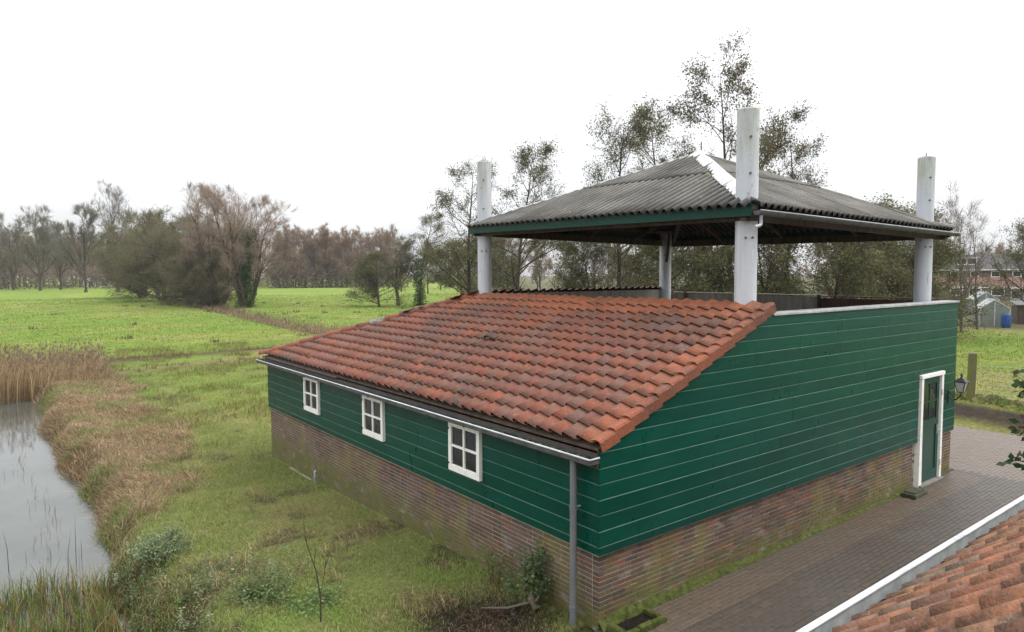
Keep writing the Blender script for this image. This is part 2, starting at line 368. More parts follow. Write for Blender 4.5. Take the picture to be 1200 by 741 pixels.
# ------------------------------------------------------------------ pavement: brick paving, pieces laid one by one
def build_pavement():
    base = MB(); base.box((-.25, -7.6, -.12), (14.6, .02, -.012)); base.box((W+.02, .02, -.12), (14.6, 12, -.012))
    # slanted outer edge
    base.prism([(14.6, -7.6), (14.9, -7.6), (15.6, 12), (14.6, 12)], -.12, -.012, axis=2)
    pv = base.build('pavement', plain('joint_sand', (.054, .044, .035), .95, .3, 12)); tag(pv, kind='structure')
    lst = []
    rr = random.Random(5); pl, pw = .20, .068
    def tint(x, y):
        s = .94+.12*rr.random(); n = float(fbm(x, y, 1.6))
        if y > -.50-.15*n and x < W: a = np.array((.088, .065, .046))
        else: a = np.array((.062, .048, .038))
        if n > .56: a = a*.75+np.array((.085, .08, .068))*.25
        if rr.random() < .06: a = a*.6+np.array((.12, .075, .06))*.4
        if x > 10.5: a = a*.6+np.array((.17, .135, .108))*.5  # far paving paler: sky sheen put into the colour
        return a*s
    nrow = 0
    y = -.012
    while y > -4.6:      # rows run along the wall
        x = -.2+(.1 if nrow % 2 else 0)
        while x < 14.8:
            lst.append((x+.1, y-pw/2)); x += pl+.005
        y -= pw+.005; nrow += 1
    y = .028
    while y < 5:
        x = W+.12+(.1 if nrow % 2 else 0)
        while x < 14.85+.05*y: lst.append((x+.1, y)); x += pl+.005
        y += pw+.005; nrow += 1
    lst = [(x, y, tint(x, y)) for x, y in lst if not (abs(x-.3) < .42 and y > -.36)]
    lst = [t for t in lst if not (abs(t[0]-8.0) < .3 and t[1] > -.33)]
    # the 300 nearest that the view really shows (not hidden by the neighbouring roof)
    def vis(t): return t[1] > -1.7-.1*0 and t[0] > .35
    order = sorted(range(len(lst)), key=lambda i: (not vis(lst[i]), (lst[i][0]-CAM.x)**2+(lst[i][1]-CAM.y)**2))
    near = set(order[:300])
    meshes = []
    for k in range(3):
        b = MB(); b.bbox((-pl/2, -pw/2, -.03), (pl/2, pw/2, 0), .003); o = b.build('paver', M['paver_o']); meshes.append(o.data); bpy.data.objects.remove(o)
    for i in sorted(near):
        x, y, c = lst[i]
        mw = Matrix.Translation((x, y, .003+rr.uniform(-.002, .002))) @ Matrix.Rotation(rr.uniform(-.012, .012), 4, 'Z') @ Matrix.Rotation(rr.uniform(-.006, .006), 4, 'X')
        link('paver', meshes[0], pv, c, mw)
    rest = [lst[i] for i in range(len(lst)) if i not in near]
    P = np.array([(x, y) for x, y, c in rest]); cc = np.array([c for x, y, c in rest]); n = len(P); z = np.random.RandomState(2).uniform(0, .003, n)
    q = np.array([(-1, -1, -1), (1, -1, -1), (1, 1, -1), (-1, 1, -1), (-.996, -.99, 1), (.996, -.99, 1), (.996, .99, 1), (-.996, .99, 1)])
    V = np.zeros((n, 8, 3)); V[:, :, 0] = P[:, 0:1]+q[None, :, 0]*pl/2; V[:, :, 1] = P[:, 1:2]+q[None, :, 1]*pw/2; V[:, :, 2] = np.where(q[None, :, 2] < 0, -.02, z[:, None])
    fi = np.array([(4, 5, 6, 7), (0, 1, 5, 4), (1, 2, 6, 5), (2, 3, 7, 6), (3, 0, 4, 7)]); F = (np.arange(n)[:, None, None]*8+fi[None]).reshape(-1, 4)
    o = link('pavers', mesh_np('pavers', V.reshape(-1, 3), [F], np.repeat(cc, 8, 0), [M['paver_a']]), pv); tag(o, kind='stuff')
build_pavement()

# ------------------------------------------------------------------ the green barn
SL = math.tan(R(23.3)); XT = 3.32; ZE = 2.175            # lean-to slope, x of its top edge, tile line height at x = 0
def zroof(x): return ZE+.02+SL*x
def yhip(x): return 11.42-1.27*x
barn = thing('green_barn', 'dark green weatherboarded barn on a brick base with an orange pantile lean-to roof', 'barn')
ZC = 3.51
def build_shell():
    b = MB(); b.box((.03, .03, -.7), (W-.03, L-.03, HB-.004)); base = b.build('brick_base', M['mortar'], barn)
    # timber box above: lean-to wedge and the high box with the deck
    b = MB()
    b.prism([(.035, HB), (W-.035, HB), (W-.035, 3.05), (XT+.12, 3.05), (XT, zroof(XT)-.13), (.035, zroof(.035)-.13)], .035, 7.3, axis=1)
    b.prism([(7.3, HB), (L-.035, HB), (L-.035, 1.95), (7.3, 3.45)], XT+.1, W-.035, axis=0)
    b.box((.035, 7.301, HB), (XT+.099, L-.036, 2.0))
    b.build('timber_shell', M['wood_dark'], barn)
    b = MB(); b.box((XT+.14, .26, 3.054), (W-.17, 7.12, 3.07)); b.build('deck', M['plaster'], barn)
    return base
brick_base = build_shell()
def build_bricks():
    rr = random.Random(11); lst = []
    pal = [(.125, .068, .050), (.105, .064, .052), (.15, .076, .052), (.075, .058, .053), (.12, .082, .064), (.10, .058, .050), (.145, .092, .066), (.165, .070, .050)]
    ch, bh = .06, .050
    def run(length, axis, skip, t_start):
        k = 0; z = -.54+.03
        while z+bh/2 < HB+.001:
            header = (k % 2 == 1)
            t = t_start
            bl = .21 if not header else .10
            first = True
            while t < length-.02:
                l = bl
                if header and first: l = .10
                if header and not first and rr.random() < .0: l = .21
                if header: l = .10 if (first or rr.random() < .18) else .21
                if header and first is False and l == .21: pass
                l = min(l, length-t)
                if l > .03 and not skip(t+l/2, z): lst.append((axis, t+l/2, z, l))
                t += l+.010; first = False
            z += ch; k += 1
    run(L, 1, lambda t, z: False, .137)
    run(W, 0, lambda t, z: z > -.06 and 8.47 < t < 9.53, .026)
    def pos(b): return np.array((0, b[1], b[2])) if b[0] == 1 else np.array((b[1], 0, b[2]))
    gz = lambda b: float(hgt(-.05, b[1])) if b[0] == 1 else 0
    order = sorted(range(len(lst)), key=lambda i: (lst[i][2] < gz(lst[i]), np.linalg.norm(pos(lst[i])-np.array(CAM))))
    near = set(order[:300]); cache = {}; rest = MB()
    for i, bk in enumerate(lst):
        ax, t, z, l = bk; c = np.array(rr.choice(pal))*(.80+.42*rr.random()); d = rr.uniform(-.003, .002)
        if ax == 1: c = c*.82+np.array((.105, .075, .075))*.25
        if i in near:
            key = (ax, round(l, 2))
            if key not in cache:
                b = MB(); s = (.05, key[1]/2, bh/2) if ax == 1 else (key[1]/2, .05, bh/2)
                b.bbox((-s[0], -s[1], -s[2]), s, .0018); o = b.build('brick', M['brick_o']); cache[key] = o.data; bpy.data.objects.remove(o)
            p = (.05+.026, t, z) if ax == 1 else (t, .05+.026, z)
            p = list(p); p[0 if ax == 1 else 1] += d
            link('brick', cache[key], brick_base, c, Matrix.Translation(p))
        else:
            rest.col = tuple(c); dd = .026+d
            if ax == 1: rest.box((dd, t-l/2, z-bh/2), (.06, t+l/2, z+bh/2))
            else: rest.box((t-l/2, dd, z-bh/2), (t+l/2, .06, z+bh/2))
    o = rest.build('bricks', M['brick_a'], brick_base, colattr=True); tag(o, kind='stuff')
    # far sides, in plain coursed brickwork
    b = MB(); b.box((W-.029, .05, -.5), (W, L-.05, HB-.006)); b.box((.05, L-.029, -.5), (W-.05, L, HB-.006)); b.build('rear_brickwork', plain('rear_brick', (.2, .1, .07), .9, .4, 14), barn)
build_bricks()

LINES = [HB-.012, .984]+[.984+.1829*k for k in range(1, 14)]     # plank joints
WINS = [(2.68, 1.20, 1.94), (5.60, 1.20, 1.94), (8.49, 1.20, 1.94)]; WW, WH = .80, .75
def plank(pa, pb, qa, qb, z0, z1, axis, out):
    """board on plane axis (0: x=0 facing -x, runs along y; 1: y=0 facing -y, runs along x). bottom edge runs pa..pb, top edge qa..qb"""
    bv = .009; prof = [(0, z0), (out, z0+.002), (out, z1-bv-.003), (out-.010, z1-.003), (0, z1-.003)]; b = MB(); vs = []
    for (lo, hi) in ((pa, qa), (pb, qb)):
        for (d, z) in prof:
            f = (z-z0)/(z1-z0); t = lo+(hi-lo)*f
            vs.append((-d+.03, t, z) if axis == 0 else (t, -d+.03, z))
    n = 5; fs = [tuple(range(n)), tuple(range(2*n-1, n-1, -1))]+[(k, (k+1) % n, n+(k+1) % n, n+k) for k in range(n)]
    b.add(vs, fs); b.mi[2+2] = 1
    g = rnd.uniform(.9, 1.1); gr = (.0008*g, .048*g*rnd.uniform(.96, 1.05), .033*g)
    o = b.build('plank', [M['green'], M['edge']], barn, color=gr); return o
def build_planks():
    # long low wall, cut round the three windows
    for i in range(len(LINES)):
        z0 = LINES[i]
        if z0 > 2.0: break
        z1 = LINES[i+1] if z0 < 1.85 else 2.03
        if z1 > 2.03: z1 = 2.03
        cuts = [(-.022, None)]
        segs = [-.022]; gaps = []
        for (yc, wz0, wz1) in WINS:
            if z1 > wz0+.02 and z0 < wz1-.01: gaps.append((yc-WW/2-.012, yc+WW/2+.012))
        joints = [yc-WW/2-.06 for (yc, a, b_) in WINS]
        spans = []; s = -.022
        for (yc, a, b_), j in zip(WINS, joints):
            spans.append((s, j)); s = j+.004
        spans.append((s, L+.01))
        for (a, b_) in spans:
            parts = [(a, b_)]
            for (g0, g1) in gaps:
                np_ = []
                for (p, q) in parts:
                    if g1 <= p or g0 >= q: np_.append((p, q)); continue
                    if g0-p > .01: np_.append((p, g0))
                    if q-g1 > .01: np_.append((g1, q))
                parts = np_
            for (p, q) in parts: plank(p, q, p, q, z0, z1, 0, .055+rnd.uniform(-.002, .002))
    # gable wall
    jr = random.Random(4)
    for i in range(len(LINES)):
        z0 = LINES[i]; z1 = LINES[i+1] if i+1 < len(LINES) else ZC-.02
        lim = lambda z: max(-.021, (z-ZE-.0)/SL-.02+.05) if z > 2.03 else -.021
        a0, a1 = lim(z0), lim(z1)
        js = sorted(jr.uniform(2.5, W-1.5) for _ in range(jr.choice([1, 1, 2])))
        if i == 8: js = [6.35]
        pts = [None]+[j for j in js if j > a1+.8]+[W+.012]
        for k in range(len(pts)-1):
            lo0 = a0 if k == 0 else pts[k]+.003; lo1 = a1 if k == 0 else pts[k]+.003
            hi = pts[k+1]
            segs = [(lo0, lo1, hi)]
            if z0 < 2.08 and z1 > 0:
                d0, d1 = 8.455, 9.545
                if z1 <= 2.2 and lo0 < d1 and hi > d0:
                    segs = []
                    if d0-lo0 > .03: segs.append((lo0, lo1, d0))
                    if hi-d1 > .03: segs.append((max(d1, lo0), max(d1, lo1), hi))
            for (p0, p1, q) in segs: plank(p0, q, p1, q, z0, z1, 1, .055+jr.uniform(-.002, .002))
    b = MB(); b.box((W-.034, .03, HB), (W+.012, 7.2, ZC-.03)); b.box((.03, L-.034, HB), (W-.04, L, 2.0)); b.build('rear_boarding', M['wood_dark'], barn)
build_planks()

def window(yc, z0, z1):
    x = -.052; fr = MB(); y0, y1 = yc-WW/2, yc+WW/2; st = .075
    bx = lambda ya, yb, za, zb, d=.04: fr.bbox((x-d/2, ya, za), (x+d/2+.03, yb, zb), .004)
    bx(y0, y0+st, z0, z1); bx(y1-st, y1, z0, z1); bx(y0+st, y1-st, z1-st, z1); bx(y0+st, y1-st, z0, z0+st*1.3)
    f = fr.build('window', M['white'], barn)
    b = MB(); b.bbox((x-.016, yc-.019, z0+st*1.3), (x+.03, yc+.019, z1-st), .003); zm = (z0+st*.3+z1)/2
    b.bbox((x-.014, y0+st, zm-.017), (x+.028, yc-.0192, zm+.017), .003); b.bbox((x-.014, yc+.0192, zm-.017), (x+.028, y1-st, zm+.017), .003); b.build('glazing_bar', M['white'], f)
    for (ya, yb) in ((y0+st, yc-.019), (yc+.019, y1-st)):
        for (za, zb) in ((z0+st*1.3, zm-.017), (zm+.017, z1-st)):
            p = MB(); p.box((x+.008, ya, za), (x+.014, yb, zb)); p.build('pane', M['glass'], f)
    for zz in (z0+.11, z1-.11):
        h = MB(); h.tube([(x-.02, y1+.015, zz-.03), (x-.02, y1+.015, zz+.03)], .014, 8); h.box((x-.026, y1-.03, zz-.012), (x-.021, y1+.05, zz+.012)); h.build('hinge', M['black'], f)
for w_ in WINS: window(*w_)

def build_door():
    x0, x1, zt = 8.49, 9.51, 2.09
    fr = MB(); jw = .085
    fr.prism([(x0-.03, 0.0), (x0+jw+.02, 0.0), (x0+jw, .9), (x0+jw, zt), (x0, zt), (x0-.015, .9)], -.065, .06, axis=1)
    fr.bbox((x1-jw, -.065, 0), (x1, .06, zt), .005); fr.bbox((x0-.02, -.075, zt+.001), (x1+.02, .06, zt+.075), .006)
    f = fr.build('door_frame', M['white'], barn)
    d = MB(); a, b_ = x0+jw+.005, x1-jw-.005
    d.box((a, -.02, .02), (b_, .02, .12)); d.box((a, -.02, .12), (a+.11, .02, zt-.01)); d.box((b_-.11, -.02, .12), (b_, .02, zt-.01))
    d.box((a+.11, -.02, zt-.13), (b_-.11, .02, zt-.01)); d.box((a+.11, -.02, 1.13), (b_-.11, .02, 1.25)); d.box((a+.11, -.02, .12), (b_-.11, .02, .24))
    d.box((a+.11, -.004, .24), (b_-.11, .01, 1.13))
    dr = d.build('door', M['green_door'], barn)
    mx = (a+b_)/2; mz = (1.25+zt-.13)/2
    g = MB(); g.box((mx-.02, -.016, 1.25), (mx+.02, .016, zt-.13)); g.box((a+.11, -.015, mz-.018), (mx-.0203, .015, mz+.018)); g.box((mx+.0203, -.015, mz-.018), (b_-.11, .015, mz+.018)); g.build('glazing_bar', M['green_door'], dr)
    for xa, xb in ((a+.11, mx-.02), (mx+.02, b_-.11)):
        for za, zb in ((1.25, mz-.018), (mz+.018, zt-.13)):
            p = MB(); p.box((xa, -.004, za), (xb, .002, zb)); p.build('pane', M['glass'], dr)
    h = MB(); h.tube([(b_-.05, -.02, 1.02), (b_-.05, -.07, 1.02), (b_-.17, -.07, 1.02)], .011, 8); h.bbox((b_-.075, -.026, .92), (b_-.03, -.0205, 1.1), .002); h.build('handle', M['zinc'], dr)
    for zz in (.35, 1.75):
        h = MB(); h.box((x1-jw-.02, -.071, zz-.06), (x1-jw+.03, -.066, zz+.06)); h.build('hinge', M['zinc'], dr)
    s = MB(); s.bbox((x0-.02, -.12, .005), (x1+.02, .03, .05), .006); s.build('threshold', plain('stone_sill', (.16, .15, .14), .8), barn)
build_door()

def build_cap():
    x = XT+.12; i = 0
    while x < W-.05:
        l = min(rnd.uniform(1.1, 1.5), W+.03-x)
        if W+.03-(x+l) < .3: l = W+.03-x
        b = MB(); b.bbox((x, -.05, ZC-.018), (x+l-.004, .24, ZC+.022+rnd.uniform(-.002, .002)), .006); b.build('cap_slab', M['cap'], barn); x += l
    # far parapet, seen from inside under the canopy
    y = .30; k = 0
    while y < 7.05:
        wd = .145; brown = y < 2.7
        b = MB(); b.box((W-.17+rnd.uniform(-.004, .004), y, 3.07), (W-.14, y+wd-.006, 3.52+(.0 if brown else .03)+rnd.uniform(-.004, .004))); b.build('parapet_board', M['wood_brown'] if brown else M['wood_grey'], barn); y += wd
    b = MB(); b.box((W-.19, .25, 3.555), (W+.02, 2.7, 3.575)); b.build('parapet_rail', M['wood_brown'], barn)
    b = MB(); b.box((W-.20, 2.71, 3.565), (W+.02, 7.1, 3.59)); b.build('parapet_rail', M['wood_grey'], barn)
    for yy in (2.75, 4.6, 6.6):
        b = MB(); b.box((W-.24, yy, 3.07), (W-.18, yy+.06, 3.60)); b.build('parapet_post', M['black'] if yy < 3 else M['wood_dark'], barn)
    # inner boards under the rear tile ridge
    b = MB(); b.box((XT+.2, 7.13, 3.07), (W-.2, 7.16, 3.66)); b.build('rear_parapet', M['wood_grey'], barn)
    # low upstand behind the top row of tiles
    b = MB(); b.box((XT+.03, .0, 3.0), (XT+.075, 7.1, 3.585)); b.build('roof_upstand', M['wood_dark'], barn)
build_cap()

# ---- pantiles
TW, TL = .240, .2665
def tile_grid(w=TW, ln=TL+.075, amp=.031, n=10, round_=False, tilt=.034):
    """pantile: local x across, y up the slope, z out"""
    vs = []; fs = []; th = .013; m_ = n+1
    ku = (-.05, -.01, .04, .10, .18, .28, .40, .55, .70, .85, .97, 1.08); kz = (.10, .50, .92, 1.0, .84, .60, .34, .02, -.28, -.46, -.52, -.46)
    if round_: kz = (.0, .45, .75, .93, 1.0, .80, .25, -.35, -.55, -.5, -.15, .05)
    def prof(u): return amp*1.25*float(np.interp(u, ku, kz))
    for j, (y, dz, sc) in enumerate(((0, tilt, 1), (ln*.5, tilt*.55, 1), (ln, .002, .95))):
        for i in range(m_):
            u = (-.04, .0, .05, .11, .19, .29, .42, .57, .74, .90, 1.05)[i]; vs.append(((u-.5)*w, y, prof(u)*sc+dz))
    for j in range(2):
        for i in range(n): a = j*m_+i; fs.append((a, a+1, a+m_+1, a+m_))
    k = len(vs)
    for i in range(m_): x, y, z = vs[i]; vs.append((x, y+.004, z-th))        # butt edge
    for i in range(n): fs.append((k+i, k+i+1, i+1, i))
    k2 = len(vs)
    for j in (0, 1, 2): x, y, z = vs[j*m_]; vs.append((x, y, z-.032))
    fs += [(0, m_, k2+1, k2), (m_, 2*m_, k2+2, k2+1)]
    k3 = len(vs)
    for j in (0, 1, 2): x, y, z = vs[j*m_+n]; vs.append((x, y, z-th))
    fs += [(n, k3, k3+1, m_+n), (m_+n, k3+1, k3+2, 2*m_+n)]
    return vs, fs
def tile_mesh(name, mat, **k):
    vs, fs = tile_grid(**k); nn = k.get('n', 10); me = bpy.data.meshes.new(name); me.from_pydata(vs, [], fs); me.materials.append(mat); me.materials.append(M['shade_dirt'])
    me.polygons.foreach_set('material_index', [1 if 20 <= i < 32 else 0 for i in range(len(fs))])  # butt and left edge faces take the painted shade
    me.polygons.foreach_set('use_smooth', [i < 20 for i in range(len(fs))]); me.update(); return me
TPAL = [(.245, .068, .029), (.23, .064, .029), (.21, .059, .029), (.195, .058, .031), (.175, .057, .034), (.15, .053, .034), (.125, .05, .037)]
def frame(origin, xdir, ydir):
    x = Vector(xdir).normalized(); y = Vector(ydir).normalized(); z = x.cross(y); m_ = Matrix((x, y, z)).transposed().to_4x4(); m_.translation = Vector(origin); return m_
def joined_tiles(name, mats, cols, parent, clip=None, label=None):
    vs, fs = tile_grid(); base = np.array(vs); nb = len(base); V = np.zeros((len(mats)*nb, 3)); cc = np.zeros_like(V)
    q = np.array(fs); F = []
    for i, mw in enumerate(mats):
        A = np.array(mw); b = base.copy()
        P = b @ A[:3, :3].T+A[:3, 3]
        if clip is not None:
            ymax = yhip(P[:, 0])+.02; over = np.maximum(0, P[:, 1]-ymax); P[:, 1] -= over
        V[i*nb:(i+1)*nb] = P; cc[i*nb:(i+1)*nb] = cols[i]; F.append(q+i*nb)
    me = mesh_np(name, V, [np.concatenate(F)], cc, [M['tile_a'], M['shade_dirt']], mi=np.tile([1 if 20 <= i < 32 else 0 for i in range(len(fs))], len(mats)), smooth=np.tile([i < 20 for i in range(len(fs))], len(mats))); o = link(name, me, parent); tag(o, kind='stuff'); return o
def build_lean_roof():
    roof = MB(); roof.prism([(-.045, zroof(-.045)-.10), (XT, zroof(XT)-.10), (XT, zroof(XT)-.05), (-.045, zroof(-.045)-.05)], -.02, 7.1, axis=1)
    tr = roof.build('tile_roof', M['wood_dark'], barn)
    b = MB(); b.add([(-.1, 7.1, zroof(-.1)-.05), (XT, 7.1, zroof(XT)-.05), (-.1, yhip(-.1), zroof(-.1)-.05)], [(0, 1, 2)]); b.build('roof_boarding', M['wood_dark'], tr, recalc=False)
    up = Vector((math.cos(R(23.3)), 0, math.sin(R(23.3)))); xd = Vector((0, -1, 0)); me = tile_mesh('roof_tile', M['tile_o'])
    rr = random.Random(21); rows = 14; spots = []
    for r_ in range(rows):
        s = -.06/math.cos(R(23.3))+r_*TL; p = up*s+Vector((0, 0, ZE+.02)); x = p.x
        for k in range(60):
            y = .06+TW*(k+.5)
            if y-TW*.5 > yhip(x)-.02: break
            n = float(fbm(y*1.1, r_*.4, 2.2)); q_ = float(np.clip((fbm(y*1.3+20, r_*.5, 1.5)-.22)/.56, 0, .999)); c = np.array(TPAL[int(q_*7)])*.65+np.array(rr.choice(TPAL))*.35; c = c*rr.uniform(.88, 1.12)
            if r_ >= rows-2: c = c*.5+np.array((.38, .115, .042))*.55
            elif rr.random() < .22: c = c*.6+np.array((.15, .10, .085))*.4
            if k < 1: c = c*.4+np.array((.31, .095, .042))*.6
            cross = y+TW*.6 > yhip(x+.33)
            mw = frame(p+Vector((0, y+rr.uniform(-.005, .005), rr.uniform(-.003, .004)))+up*(rr.uniform(-.007, .007)-(.05 if rr.random() < .012 else 0)), xd+Vector((rr.uniform(-.012, .012), 0, rr.uniform(-.012, .012))), up)
            spots.append((mw, c, cross))
    order = sorted([i for i, t in enumerate(spots) if not t[2]], key=lambda i: (spots[i][0].translation-CAM).length); near = set(order[:300])
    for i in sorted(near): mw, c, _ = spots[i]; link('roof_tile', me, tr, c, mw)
    rest = [i for i in range(len(spots)) if i not in near]
    joined_tiles('roof_tiles', [spots[i][0] for i in rest], [spots[i][1] for i in rest], tr, clip=True)
    # one slipped, broken tile
    mw = frame(up*1.75+Vector((0, 4.35, ZE+.085)), Vector((.35, -1, 0)), up+Vector((0, .25, .02))); o = link('broken_tile', me, tr, (.09, .05, .04), mw @ Matrix.Diagonal((.8, .55, 1, 1)))
    # verge tiles with a down-turned flap
    for r_ in range(rows):
        s = -.06/math.cos(R(23.3))+r_*TL; p = up*s+Vector((0, -.075, ZE+.02)); b = MB(); n_ = up.cross(Vector((0, 1, 0))).normalized(); n_ = -n_ if n_.z < 0 else n_
        ln = TL+.03; e = rr.uniform(-.007, .008)
        pr = [(-.012, -.105), (-.018, .02), (.0, .045), (.05, .052), (.135, .03), (.135, .018), (.05, .038), (.006, .03), (-.002, .015), (.004, -.105)]
        vs = []
        for (yy, t, dz) in ((0, 0, .030+e), (0, ln, -.004+e)):
            for (dy, zz) in pr: q = p+up*t+Vector((0, dy, 0))+n_*(zz+dz); vs.append(q)
        n = len(pr); b.add(vs, [tuple(range(n)), tuple(range(2*n-1, n-1, -1))]+[(k, (k+1) % n, n+(k+1) % n, n+k) for k in range(n)])
        c = np.array(rr.choice(TPAL[:4]))*.5+np.array((.32, .092, .04))*.5
        b.build('verge_tile', M['tile_o'], tr, color=c*rr.uniform(.8, 1.15))
    # hip tiles
    a = Vector((-.10, yhip(-.10), zroof(-.10)+.03)); z = Vector((XT+.02, yhip(XT+.02), zroof(XT)+.05)); d = (z-a); n = 15; st = d.length/n; d.normalize()
    sx = d.cross(Vector((0, 0, 1))).normalized(); nz = sx.cross(d)
    for k in range(n):
        b = MB(); vs = []; e = rr.uniform(-.006, .008); q0 = a+d*(k*st); q1 = a+d*((k+1)*st+.04)
        for (q, rad, lift) in ((q0, .135, .012), (q1, .115, -.012)):
            for sc in (1, .86):
                for j in range(9):
                    an = math.pi*j/8; vs.append(q+sx*math.cos(an)*rad*sc+nz*(math.sin(an)*rad*.85*sc+lift+e-.045))
        fs = []
        for j in range(8):
            fs += [(j, j+1, 18+j+1, 18+j), (9+j, 27+j, 27+j+1, 9+j+1), (j, 9+j, 9+j+1, j+1), (18+j, 18+j+1, 27+j+1, 27+j)]
        b.add(vs, fs); c = np.array(rr.choice(TPAL))*rr.uniform(.8, 1.15)
        if k == 8: c = (.30, .28, .26)
        b.build('hip_tile', M['tile_o'], tr, color=c)
    # rear lean-to falling away from the deck behind the canopy
    ang = math.atan2(zroof(XT)-zroof(0), 4.2); upb = Vector((0, -math.cos(ang), math.sin(ang))); xb = Vector((-1, 0, 0)); mats = []; cols = []
    top = Vector((0, 7.12, 3.735)); nr = 16
    for r_ in range(nr):
        s = (nr-1-r_)*TL+TL+.07
        for k in range(60):
            x = W-.1-TW*(k+.5); p = top-upb*s
            if x < XT+.05-(p.y-7.12)/1.27*.9: continue
            mats.append(frame(p+Vector((x, 0, -.01+rr.uniform(-.003, .003))), xb, upb)); cols.append(np.array(rr.choice(TPAL))*rr.uniform(.7, 1.05))
    joined_tiles('rear_roof_tiles', mats, cols, tr)
    b = MB(); b.prism([(7.14, 3.67), (L+.1, 2.02), (L+.1, 1.94), (7.14, 3.60)], XT+.1, W-.05, axis=0); b.build('rear_roof_boarding', M['wood_dark'], tr)
build_lean_roof()

def build_gutter():
    y0, y1 = -.06, L+.25
    def chan(x_out, x_in, zb, zl, ya, yb, mats, name):
        b = MB(); t = .006
        b.box((x_out, ya, zb), (x_in, yb, zb+t)); b.box((x_out, ya, zb+t), (x_out+t, yb, zl-.012)); b.box((x_in-t, ya, zb+t), (x_in, yb, zl+.02))
        b.box((x_out+t, ya, zb+t), (x_in-t, ya+t, zl)); b.box((x_out+t, yb-t, zb+t), (x_in-t, yb, zl))
        g = b.build(name, mats[0], barn)
        r_ = MB(); r_.tube([(x_out+.002, ya-.004, zl), (x_out+.002, yb, zl)], .011, 8); r_.tube([(x_out+.012, ya-.004, zl), (x_in, ya-.004, zl+.004)], .010, 8); r_.build('gutter_lip', mats[1], g, smooth=True)
        return g
    g = chan(-.215, -.06, 1.972, 2.035, y0, y1, (M['zinc_dark'], M['gutter_white']), 'gutter')
    vs = []; ny = 260; V = []; rs = np.random.RandomState(6)
    ys = np.linspace(y0+.01, y1-.01, ny); xs = np.linspace(-.207, -.068, 7); Y, X = np.meshgrid(ys, xs, indexing='ij'); Z = 1.985+.035*fbm(X*9, Y*2, .5)+.022*rs.rand(*X.shape)*sm(3.2, .3, Y)
    i = np.arange(ny-1)[:, None]*7+np.arange(6)[None]; F = np.stack([i, i+1, i+8, i+7], -1).reshape(-1, 4)
    link('gutter_debris', mesh_np('gutter_debris', np.stack([X, Y, Z], -1).reshape(-1, 3), [F], None, [M['debris']]), g)
    mo = MB(); 
    for k in range(70):
        y = abs(rs.normal(0, 1.1)) if k < 45 else rs.uniform(0, L); s = rs.uniform(.008, .022)
        mo.bbox((-.14-s+rs.uniform(-.05, .05), y, 2.0), (-.14+s+rs.uniform(0, .04), y+2*s, 2.0+s*1.3+.004), s*.6)
    mo.build('moss_clumps', plain('dark_moss', (.055, .06, .03), .95, .6, 18), g)
    b = MB(); b.box((-.045, -.015, 1.90), (-.03, L+.1, 2.10)); b.build('eaves_board', M['wood_dark'], barn)
    y = .45
    for k in range(12):
        b = MB(); b.bar((-.22, y, 1.99), (-.22, y, 1.967), .022, .004); b.bar((-.222, y, 1.965), (-.05, y, 1.965), .022, .004); b.build('gutter_bracket', M['zinc_dark'], g); y += 1.0
    # downpipe
    b = MB(); zb = -.06; b.tube([(-.135, .285, 1.96), (-.135, .285, zb)], .041, 16); dp = b.build('downpipe', M['pvc'], barn, smooth=True); sharp(dp)
    for zz in (1.36, .16):
        for dz in (0, .035):
            b = MB(); b.tube([(-.135, .285, zz+dz), (-.135, .285, zz+dz+.022)], .047, 16); sharp(b.build('pipe_collar', M['pvc'], dp, smooth=True))
    b = MB(); b.box((-.10, .27, 1.385), (-.02, .30, 1.40)); b.build('pipe_bracket', M['zinc'], dp)
build_gutter()

